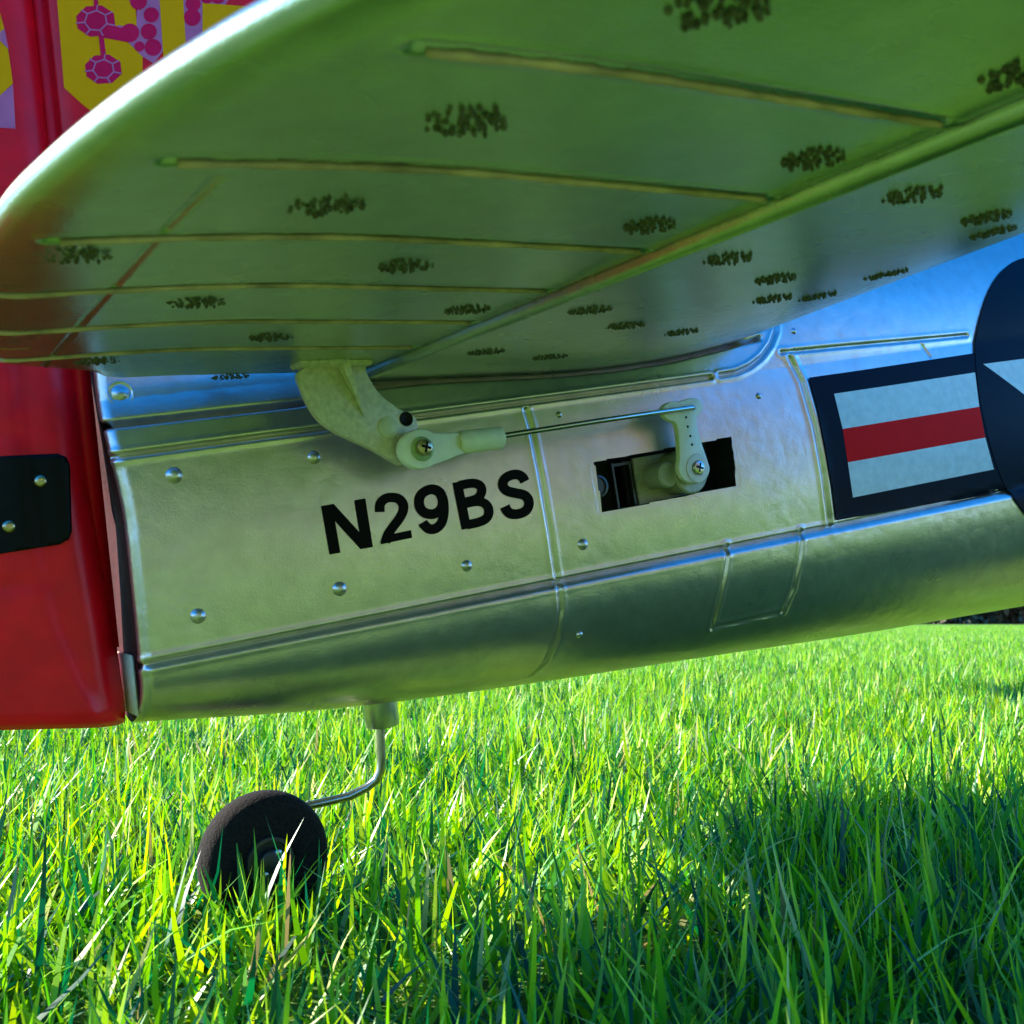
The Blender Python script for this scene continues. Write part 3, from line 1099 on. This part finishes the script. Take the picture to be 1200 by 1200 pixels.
def stroke(ctr, w, n=5):
    """outline of a pen stroke of width w along an open Catmull-Rom path"""
    c = [np.array(p_, float) for p_ in ctr]
    c = [2 * c[0] - c[1]] + c + [2 * c[-1] - c[-2]]
    pts = []
    for p0, p1, p2, p3 in zip(c[:-3], c[1:-2], c[2:-1], c[3:]):
        for j in range(n):
            u = j / n
            pts.append(.5 * (2 * p1 + (p2 - p0) * u + (2 * p0 - 5 * p1 + 4 * p2 - p3) * u * u + (3 * p1 - p0 - 3 * p2 + p3) * u ** 3))
    pts.append(c[-2])
    pts = np.array(pts)
    d = np.gradient(pts, axis=0); d /= np.linalg.norm(d, axis=1, keepdims=True)
    nn_ = np.stack([-d[:, 1], d[:, 0]], 1) * w / 2
    return [tuple(p_) for p_ in pts + nn_] + [tuple(p_) for p_ in (pts - nn_)[::-1]]


GL = {
    'N': [[(0, 0), (.19, 0), (.19, 1), (0, 1)], [(.56, 0), (.75, 0), (.75, 1), (.56, 1)], [(.0, 1), (.215, 1), (.75, 0), (.535, 0)]],
    '2': [stroke([(.085, .66), (.12, .82), (.23, .91), (.36, .915), (.50, .86), (.575, .73), (.55, .58), (.44, .43), (.30, .30), (.18, .17), (.10, .02)], .20),
          [(.005, 0), (.66, 0), (.66, .165), (.11, .165), (.005, .06)]],
    '9': [stroke([(.595, .66), (.56, .80), (.47, .89), (.345, .92), (.21, .88), (.12, .79), (.09, .66), (.12, .53), (.21, .44), (.345, .40), (.47, .43), (.56, .52), (.595, .66)], .21),
          stroke([(.592, .72), (.60, .56), (.575, .36), (.50, .18), (.36, .09), (.22, .11), (.13, .21), (.105, .27)], .21)],
    'B': [[(0, 0), (.20, 0), (.20, 1), (0, 1)],
          stroke([(.12, .92), (.34, .92), (.48, .89), (.565, .81), (.565, .70), (.49, .60), (.36, .56), (.12, .555)], .195),
          stroke([(.12, .52), (.38, .52), (.54, .47), (.625, .36), (.62, .22), (.54, .12), (.38, .08), (.12, .08)], .195)],
    'S': [stroke([(.605, .73), (.57, .83), (.48, .905), (.35, .925), (.21, .89), (.125, .80), (.125, .69), (.20, .60), (.36, .525), (.53, .45), (.61, .34), (.60, .20), (.51, .10), (.36, .07), (.21, .10), (.12, .19), (.09, .29)], .212)],
}


def cell(q, u, v):                                        # glyph cell: four photo corners TL TR BL BR
    a = np.array(q[0]) * (1 - u) + np.array(q[1]) * u
    b = np.array(q[2]) * (1 - u) + np.array(q[3]) * u
    p_ = b * (1 - v) + a * v
    return float(p_[0]), float(p_[1])


CELLS = {'N': ((376, 593), (428, 584), (386, 650), (437, 641), .75), '2': ((437, 582), (476, 575), (446, 638), (484, 630), .68),
         '9': ((483, 573), (521, 566), (492, 628), (528, 621), .68), 'B': ((530, 566), (570, 558), (541, 621), (581, 612), .73),
         'S': ((581, 556), (618, 549), (589, 610), (627, 602), .71)}
lift = .10
for g, q in CELLS.items():
    wid = q[4]
    root_ = None
    polys = GL[g]
    for k, poly in enumerate(polys):
        pts = [cell(q, a / wid, b) for a, b in poly]
        lift += .004
        o = decal('registration_letter', pts, bvh, lift, M_INK, fus, 5)
        if root_ is None:
            root_ = o
        else:                                              # strokes of one letter are one mesh
            bmj = bmesh.new(); bmj.from_mesh(root_.data); bmj.from_mesh(o.data); bmj.to_mesh(root_.data); bmj.free()
            bpy.data.objects.remove(o)

# foam pin heads, dimples and the fairing screw
for px_, py_, r_ in ((204, 557, 1.9), (368, 536, 1.6), (398, 690, 1.75), (232, 722, 1.75), (547, 663, 1.5), (683, 638, 1.6), (679, 744, 1.0), (889, 464, 1.0), (930, 388, 1.0), (655, 486, .9)):
    d = Vector(ray(px_, py_)).normalized()
    h = bvh.ray_cast(Vector(CAML), d)
    nn = h[1] if h[1].dot(d) < 0 else -h[1]
    bm = bmesh.new()
    lathe(bm, h[0], nn, [(r_ * .95, -.25), (r_ * .85, .05), (r_ * .65, r_ * .35), (r_ * .35, r_ * .52), (0, r_ * .56)], 20)
    bm_obj('pin_head', bm, M_SILVER, fus)
d = Vector(ray(141, 461)).normalized()
h = bvh.ray_cast(Vector(CAML), d); nn = h[1] if h[1].dot(d) < 0 else -h[1]
bm = bmesh.new()
lathe(bm, h[0], nn, [(2.6, -.2), (2.6, .18), (2.3, .22), (2.2, .02), (1.4, .02), (1.3, .25), (0, .35)], 26)
bm_obj('fairing_screw', bm, M_SILVER, fus)

# ---- tail wheel
bm = bmesh.new()
lathe(bm, (0, 0, 2.5), (0, 0, -1), [(0, 0), (3.9, 0), (3.9, 8.6), (3.6, 9.0), (1.4, 9.0), (0, 9.0)], 32)
strut = bm_obj('tail_strut', bm, M_COLLAR, plane, True, 40)
bm = bmesh.new()
wpts = [on(447, 835, 1, 0), on(446, 860, 1, 0), on(447, 885, 1, 0), on(446, 903, 1, 0), on(441, 914, 1, .5), on(430, 923, 1, 1.5), on(410, 933, 1, 3), on(385, 939, 1, 5), on(362, 944, 1, 6.5), on(335, 955, 1, 7)]
tube(bm, wpts, 1.0, 14)
bm_obj('strut_wire', bm, M_WIRE, strut, True, 60)
WR = 13.9
q_ = on(309, 1004, 1, -2)
wc_ = np.array([q_[0], -2, q_[2]])
whl = bpy.data.objects.new('tail_wheel', None); COL.objects.link(whl); whl.parent = plane
TW = 4.6
prof = []
for k in np.linspace(-1, 1, 15):
    a = k * math.pi / 2
    prof.append((WR - 3.6 + 3.6 * math.cos(a) ** .7, TW * math.sin(a)))
prof = [(5.0, -TW + .8), (7.5, -TW + .2)] + prof + [(7.5, TW - .2), (5.0, TW - .8)]
bm = bmesh.new()
lathe(bm, wc_, (0, -1, 0), prof, 56)
bm_obj('tyre', bm, M_TYRE, whl)
bm = bmesh.new()
lathe(bm, wc_, (0, -1, 0), [(0, -TW + .6), (5.2, -TW + .6), (5.2, TW - .5), (5.0, TW + .1), (4.3, TW + .2), (4.1, TW - .9), (2.4, TW - 1.1), (2.3, TW + .6), (2.0, TW + .8), (0, TW + .8)], 36)
bm_obj('hub', bm, M_HUB, whl, True, 40)
bm = bmesh.new()
ax_c = wc_ + np.array([0, -TW - .8, 0])
lathe(bm, ax_c + np.array([1.6, .6, 1.5]), (0, -1, 0), [(.85, -.3), (.85, .4), (.6, .6), (0, .65)], 16)
lathe(bm, ax_c + np.array([-1.6, .6, -2.3]), (0, -1, 0), [(.75, -.3), (.75, .4), (.5, .6), (0, .65)], 16)
bm_obj('hub_screw', bm, M_COLLAR, whl)
bm = bmesh.new()
tube(bm, [wpts[-1], wc_ + np.array([1.5, 8, 1]), wc_ + np.array([0, 6, 0]), wc_], .9, 10)
bm_obj('axle', bm, M_WIRE, whl)

# ---- wing, nose, propeller, main gear (mostly out of frame; they carry the airplane and throw its shadows)
for sg in (-1, 1):
    rows = []
    for u in np.linspace(0, 1, 30):
        y = 25 + 560 * u
        ch = 262 * (1 - u) + 118 * u
        if u > .9:
            ch *= math.sqrt(max(1 - ((u - .9) / .1) ** 2, .02))
        xm = 480 - 30 * u
        s_ = np.linspace(0, 1, 24)
        xx = xm + ch * (.45 - s_)
        tt = .065 * ch * (2.6 * np.sqrt(s_) * (1 - s_) + .12 * (1 - s_)) + .4
        zc = 4 + (y - 25) * .085
        rows.append(np.stack([np.r_[xx, xx[::-1]], np.full(48, sg * y), np.r_[zc - tt * .7, (zc + tt)[::-1]]], -1))
    G = np.array(rows)
    mesh('wing', G.reshape(-1, 3), grid_faces(*G.shape[:2], sg > 0), M_UNDER, plane)
    bm = bmesh.new()
    gw = np.array([560, sg * 150, 2.])
    lo = ROT @ (np.array([*(to_world(gw) * 1000)[:2], 34]) - ORG)
    tube(bm, [gw, lo + np.array([0, sg * 8, 0])], 3, 12)
    bm_obj('gear_leg', bm, M_STEEL, plane)
    bm = bmesh.new()
    lathe(bm, lo, (0, sg, 0), [(6, -9), (20, -9), (28, -6), (31, 0), (28, 6), (20, 9), (6, 9)], 40)
    bm_obj('main_wheel', bm, M_TYRE, plane)
bm = bmesh.new()
lathe(bm, (745, 0, 46), (1, 0, 0), [(33, 0), (31, 14), (25, 32), (15, 48), (5, 56), (0, 58)], 40)
bm_obj('spinner', bm, M_RED, plane)
for k in range(4):
    bm = bmesh.new()
    a = k * math.pi / 2 + .4
    d_ = np.array([0, math.cos(a), math.sin(a)]); e_ = np.array([0, -math.sin(a), math.cos(a)])
    pts = [(20, -5), (60, -11), (100, -12), (135, -8), (148, 0), (135, 7), (100, 9), (60, 8), (20, 5)]
    prism(bm, [np.array([762, 0, 46]) + d_ * r_ + e_ * w_ + np.array([w_ * .5, 0, 0]) for r_, w_ in pts], (2, 0, 0), .4)
    bm_obj('propeller_blade', bm, M_BLACK, plane)
bm = bmesh.new()
bmesh.ops.create_uvsphere(bm, u_segments=32, v_segments=16, radius=1, matrix=Matrix.Translation((440, 0, 128)) @ Matrix.Diagonal((95, 27, 42, 1)))
bm_obj('canopy', bm, plain('smoked_canopy', (.03, .035, .04), .08, 0, .1, 50, 0, .8), plane)

# ================================================================== GROUND AND GRASS
m, t, p = nt('lawn_soil')
co = N(t, 'TexCoord').outputs['Object']
n1_ = noise(t, co, 130, 5); n2_ = noise(t, co, 2.2, 3)
mx = N(t, 'MixRGB'); mx.inputs[0].default_value = .45
r1 = ramp(t, n1_.outputs[0], [(.3, (.030, .060, .010)), (.55, (.070, .155, .018)), (.75, (.13, .24, .03))])
r2 = ramp(t, n2_.outputs[0], [(.3, (.07, .13, .025)), (.7, (.11, .18, .04))])
t.links.new(r1.outputs[0], mx.inputs[1]); t.links.new(r2.outputs[0], mx.inputs[2])
t.links.new(mx.outputs[0], p.inputs['Base Color'])
p.inputs['Roughness'].default_value = .9
p.inputs['Specular IOR Level'].default_value = .15
M_LAWN = m
n_ = 64
gx = np.sign(np.linspace(-1, 1, n_)) * np.abs(np.linspace(-1, 1, n_)) ** 3 * 320000
G = np.stack(np.meshgrid(gx, gx, indexing='ij') + [np.zeros((n_, n_))], -1)
rr_ = np.hypot(G[..., 0], G[..., 1])
G[..., 2] = 5 + 12 * sstep(6000, 26000, rr_)
g = mesh('ground', G.reshape(-1, 3), grid_faces(n_, n_), M_LAWN)
g['kind'] = 'structure'

m, t, p = nt('grass_blade')
at = N(t, 'Attribute'); at.attribute_name = 'tint'
p.inputs['Roughness'].default_value = .38
p.inputs['Specular IOR Level'].default_value = .4
t.links.new(at.outputs['Color'], p.inputs['Base Color'])
tr = N(t, 'BsdfTranslucent')
hs = N(t, 'HueSaturation'); hs.inputs['Value'].default_value = 1.35; hs.inputs['Hue'].default_value = .49; hs.inputs['Saturation'].default_value = 1.1
t.links.new(at.outputs['Color'], hs.inputs['Color']); t.links.new(hs.outputs[0], tr.inputs['Color'])
ms = N(t, 'MixShader'); ms.inputs[0].default_value = .36
t.links.new(p.outputs[0], ms.inputs[1]); t.links.new(tr.outputs[0], ms.inputs[2])
t.links.new(ms.outputs[0], t.nodes['Material Output'].inputs['Surface'])
M_GRASS = m

PAL = np.array([[.13, .37, .012], [.28, .50, .014], [.045, .24, .014], [.012, .12, .040], [.38, .56, .025], [.006, .07, .032], [.46, .48, .18], [.32, .25, .10]])
PW = np.array([.22, .22, .18, .15, .10, .09, .025, .015])


def blades(x, y, scale, seed, wide=1.0, seg=4):
    """mesh arrays for blades rooted at x, y (mm)"""
    g_ = np.random.default_rng(seed)
    n = len(x)
    L = np.clip(g_.normal(18.5, 5.2, n), 7, 34) * scale * (1 + .14 * np.sin(x / 47 + 1.3 * np.sin(y / 61)) + .12 * np.sin(y / 33 + x / 90))
    W = np.clip(g_.normal(.60, .17, n), .28, 1.05) * wide
    az = g_.uniform(0, 2 * math.pi, n)
    lean = np.where(g_.random(n) < .78, g_.uniform(.25, 1.3, n), np.abs(g_.normal(.30, .26, n))); curl = g_.normal(.2, .5, n)
    dx, dy = np.cos(az), np.sin(az)
    tw = az + math.pi / 2 + g_.normal(0, .6, n)
    wx, wy = np.cos(tw), np.sin(tw)
    tint = PAL[g_.choice(len(PAL), n, p=PW)] * g_.uniform(.75, 1.25, (n, 1))
    vs, cols = [], []
    px_, py_, pz_ = x.copy(), y.copy(), np.full(n, 3.0)
    for k in range(seg + 1):
        u = k / seg
        wk = W * (1 - u ** 2.2) * (.75 + .5 * min(u * 3, .5))
        if k < seg:
            vs.append(np.stack([px_ - wx * wk, py_ - wy * wk, pz_], -1))
            vs.append(np.stack([px_ + wx * wk, py_ + wy * wk, pz_], -1))
        else:
            vs.append(np.stack([px_, py_, pz_], -1))
        th = np.clip(lean + curl * u, -.3, 2.0)
        px_ = px_ + dx * np.sin(th) * L / seg; py_ = py_ + dy * np.sin(th) * L / seg; pz_ = pz_ + np.cos(th) * L / seg
        cols += [tint * (1.0 + .1 * u)] * (2 if k < seg else 1)
    m_ = 2 * seg + 1
    Vv = np.stack(vs, 1).reshape(-1, 3)
    Cc = np.stack(cols, 1).reshape(-1, 3)
    b = (np.arange(n) * m_)[:, None]
    tri = []
    for k in range(seg - 1):
        a = 2 * k
        tri += [b + np.array([[a, a + 1, a + 3]]), b + np.array([[a, a + 3, a + 2]])]
    a = 2 * (seg - 1)
    tri.append(b + np.array([[a, a + 1, a + 2]]))
    return Vv, np.concatenate(tri, 0), Cc


def grass_mesh(name, Vv, F, Cc):
    me = bpy.data.meshes.new(name)
    me.vertices.add(len(Vv)); me.vertices.foreach_set('co', (Vv * .001).ravel())
    me.loops.add(F.size); me.loops.foreach_set('vertex_index', F.ravel().astype(np.int32))
    me.polygons.add(len(F))
    me.polygons.foreach_set('loop_start', np.arange(0, F.size, 3, dtype=np.int32))
    me.polygons.foreach_set('loop_total', np.full(len(F), 3, dtype=np.int32))
    me.update(calc_edges=True)
    me.polygons.foreach_set('use_smooth', np.ones(len(F), bool))
    a = me.color_attributes.new('tint', 'FLOAT_COLOR', 'POINT')
    a.data.foreach_set('color', np.concatenate([Cc, np.ones((len(Cc), 1))], 1).astype(np.float32).ravel())
    me.materials.append(M_GRASS)
    return me


# near lawn: every blade its own, out to 1.5 m in front of the lens
DENS = 15.0 / 100                                          # blades per mm2
xx, yy = [], []
for r0, r1, dn in ((30, 600, 1.0), (600, 1000, .8), (1000, 1600, .62)):
    half = R(33)
    area = half * (r1 ** 2 - r0 ** 2)
    k = int(area * DENS * dn)
    rad = np.sqrt(rng.uniform(r0 ** 2, r1 ** 2, k)); an = rng.uniform(-half, half, k)
    xx.append(rad * np.sin(an)); yy.append(rad * np.cos(an))
xx, yy = np.concatenate(xx), np.concatenate(yy)
wcw = to_world(wc_) * 1000
for (ax_, ay_) in ((wcw[0], wcw[1]),):                    # the wheel presses the blades under it down
    e1 = (xx - ax_) * AC[0] + (yy - ay_) * AC[1]; e2 = -(xx - ax_) * AC[1] + (yy - ay_) * AC[0]
    keep = ~((np.abs(e1) < 11) & (np.abs(e2) < 4.6))
    xx, yy = xx[keep], yy[keep]
keep = np.hypot(xx, yy) > 62
xx, yy = xx[keep], yy[keep]
tall = 1 + .20 * np.exp(-((xx - wcw[0] - 5) ** 2 + (yy - wcw[1] + 20) ** 2) / 24 ** 2)   # uncut tuft the wheel stands in
Vv, F, Cc = blades(xx, yy, tall, 11)
gr = bpy.data.objects.new('grass', grass_mesh('grass', Vv, F, Cc)); COL.objects.link(gr)
gr['kind'] = 'stuff'; gr['label'] = 'bright green lawn grass of loose pointed blades'; gr['category'] = 'grass'

# the lawn further out and round the camera: patches of the same blades set out by geometry nodes
patches = bpy.data.collections.new('grass_patches')
for s_ in range(5):
    k = 4200
    x_, y_ = rng.uniform(-110, 110, k), rng.uniform(-110, 110, k)
    o = bpy.data.objects.new('grass_patch', grass_mesh('grass_patch', *blades(x_, y_, 1.0, 100 + s_, 1.15, 3)))
    patches.objects.link(o)
pts, scl = [], []
step = 205
for ix in range(-48, 49):
    for iy in range(-9, 62):
        cx, cy = ix * step + rng.uniform(-20, 20), iy * step + rng.uniform(-20, 20)
        rd = math.hypot(cx, cy)
        an = abs(math.atan2(cx, cy))
        near = rd < 1500 and an < R(33)
        infront = an < R(36)
        if near and not (rd > 1480):
            continue
        if not infront and rd > 1900:
            continue
        if an > R(30) and rd < 230:
            continue
        pts.append((cx, cy, 0))
pv = np.array(pts)
pm = bpy.data.meshes.new('lawn_points'); pm.from_pydata([tuple(v * .001) for v in pv], [], [])
gl = bpy.data.objects.new('grass', pm); COL.objects.link(gl)
gl['kind'] = 'stuff'; gl['label'] = 'bright green lawn grass further out across the garden'; gl['category'] = 'grass'
ng = bpy.data.node_groups.new('lawn_scatter', 'GeometryNodeTree')
ng.interface.new_socket('Geometry', in_out='INPUT', socket_type='NodeSocketGeometry')
ng.interface.new_socket('Geometry', in_out='OUTPUT', socket_type='NodeSocketGeometry')
gi, go = ng.nodes.new('NodeGroupInput'), ng.nodes.new('NodeGroupOutput')
ci = ng.nodes.new('GeometryNodeCollectionInfo'); ci.inputs['Collection'].default_value = patches
ci.inputs['Separate Children'].default_value = True; ci.inputs['Reset Children'].default_value = True
ip = ng.nodes.new('GeometryNodeInstanceOnPoints'); ip.inputs['Pick Instance'].default_value = True
ri = ng.nodes.new('FunctionNodeRandomValue'); ri.data_type = 'INT'
ri.inputs['Min'].default_value = 0 if 'Min' in ri.inputs else 0
for s_ in ri.inputs:
    if s_.type == 'INT' and s_.name == 'Max': s_.default_value = 4
    if s_.type == 'INT' and s_.name == 'Min': s_.default_value = 0
rv = ng.nodes.new('FunctionNodeRandomValue'); rv.data_type = 'FLOAT_VECTOR'
rv.inputs[0].default_value = (0, 0, 0); rv.inputs[1].default_value = (0, 0, 6.283)
ng.links.new(gi.outputs[0], ip.inputs['Points']); ng.links.new(ci.outputs[0], ip.inputs['Instance'])
ng.links.new([s_ for s_ in ri.outputs if s_.type == 'INT'][0], ip.inputs['Instance Index'])
ng.links.new(rv.outputs[0], ip.inputs['Rotation'])
ng.links.new(ip.outputs[0], go.inputs[0])
md = gl.modifiers.new('scatter', 'NODES'); md.node_group = ng

# ================================================================== SHRUBS AND TREES ROUND THE GARDEN
def leaf_mat(name, cols):
    m, t, p = nt(name)
    oi = N(t, 'TexCoord').outputs['Object']
    nz = noise(t, oi, 1.6, 6, .7)
    r = ramp(t, nz.outputs[0], [(.32, cols[0]), (.5, cols[1]), (.68, cols[2])])
    t.links.new(r.outputs[0], p.inputs['Base Color'])
    p.inputs['Roughness'].default_value = .7
    return m


M_LEAF = [leaf_mat('shrub_dark', ((.035, .030, .016), (.070, .060, .028), (.11, .095, .04))),
          leaf_mat('shrub_russet', ((.10, .045, .014), (.20, .085, .025), (.28, .14, .04))),
          leaf_mat('tree_leaf', ((.020, .028, .010), (.045, .055, .018), (.075, .080, .028)))]
M_BARK = plain('bark', (.055, .040, .028), .9, 0, .35, 6, 1)


def leafy(name, loc, height, width, mat, trunk, label, cat, group, seed, nleaf):
    g_ = np.random.default_rng(seed)
    e = bpy.data.objects.new(name, None); COL.objects.link(e); e.location = loc
    e['label'] = label; e['category'] = cat; e['group'] = group
    nc = 26
    cz = g_.uniform(trunk, height, nc); ca = g_.uniform(0, 2 * math.pi, nc)
    env = np.sqrt(np.clip(1 - ((cz - (trunk + height) / 2) / ((height - trunk) * .56)) ** 2, .05, 1))
    cr = np.sqrt(g_.uniform(0, 1, nc)) * width * .42 * env
    C_ = np.stack([cr * np.cos(ca), cr * np.sin(ca), cz], -1)
    k = g_.integers(0, nc, nleaf)
    off_ = g_.normal(0, 1, (nleaf, 3)) * np.array([.16, .16, .13]) * width * g_.uniform(.6, 1.1, nc)[k][:, None]
    ctr = C_[k] + off_
    ctr[:, 2] = np.clip(ctr[:, 2], .05, None)
    a = g_.normal(0, 1, (nleaf, 3)); a /= np.linalg.norm(a, axis=1, keepdims=True)
    b = np.cross(a, g_.normal(0, 1, (nleaf, 3))); b /= np.linalg.norm(b, axis=1, keepdims=True)
    s_ = g_.uniform(.07, .15, (nleaf, 1)) * (width / 2.5)
    Q_ = np.stack([ctr - a * s_, ctr - b * s_ * .5, ctr + a * s_, ctr + b * s_ * .5], 1).reshape(-1, 3)
    mesh('crown', Q_ * 1000, np.arange(nleaf * 4).reshape(-1, 4), mat, e, False)
    bm = bmesh.new()
    top = trunk + (height - trunk) * .55
    tube(bm, [(0, 0, -100), (30, 10, trunk * 500), (-20, 30, trunk * 1000), (10, 0, top * 1000)], [width * 45, width * 36, width * 30, width * 12], 10)
    for i in range(6):
        c2_ = C_[i] * 1000
        tube(bm, [(0, 0, trunk * 900), tuple(c2_ * np.array([.5, .5, .85])), tuple(c2_)], [width * 18, width * 11, width * 5], 7)
    bm_obj('trunk', bm, M_BARK, e)


# shrubs along the far edge, seen under the belly at the right
bush = [(8.6, 21.0, 1.9, 2.4, 0, 'dark brown shrub at the far edge of the lawn, left of the russet one'),
        (9.9, 21.6, 1.5, 2.0, 1, 'russet shrub among the dark ones at the far edge of the lawn'),
        (11.2, 21.4, 2.2, 2.6, 0, 'dark olive shrub right of the russet shrub at the far edge of the lawn'),
        (13.2, 22.2, 2.4, 3.0, 0, 'tall dark shrub farthest right beyond the lawn')]
for i, (x_, y_, h_, w_, k, lb) in enumerate(bush):
    leafy('shrub', (x_, y_, -.02), h_, w_, M_LEAF[k], .1, lb, 'shrub', 'shrubs along the far edge of the lawn', 40 + i, 9000)

# garden trees to the right behind the lens: the silver side mirrors them
M_TREE = leaf_mat('tree_olive', ((.11, .085, .045), (.20, .155, .085), (.30, .235, .13)))
for i, (x_, y_, h_, w_, lb) in enumerate([
        (5.2, -10.4, 5.0, 4.2, 'broad olive garden tree standing farthest back behind the tail'),
        (7.9, -9.0, 4.6, 4.0, 'olive garden tree between the broad one and the tall one'),
        (9.6, -6.8, 5.3, 4.2, 'tall olive garden tree at the edge of the lawn'),
        (10.9, -4.6, 3.6, 3.4, 'low olive garden tree nearest to the open side of the lawn')]):
    leafy('garden_tree', (x_, y_, -.02), h_, w_, M_TREE, .5, lb, 'tree', 'olive trees behind the tail of the airplane', 70 + i, 4200)
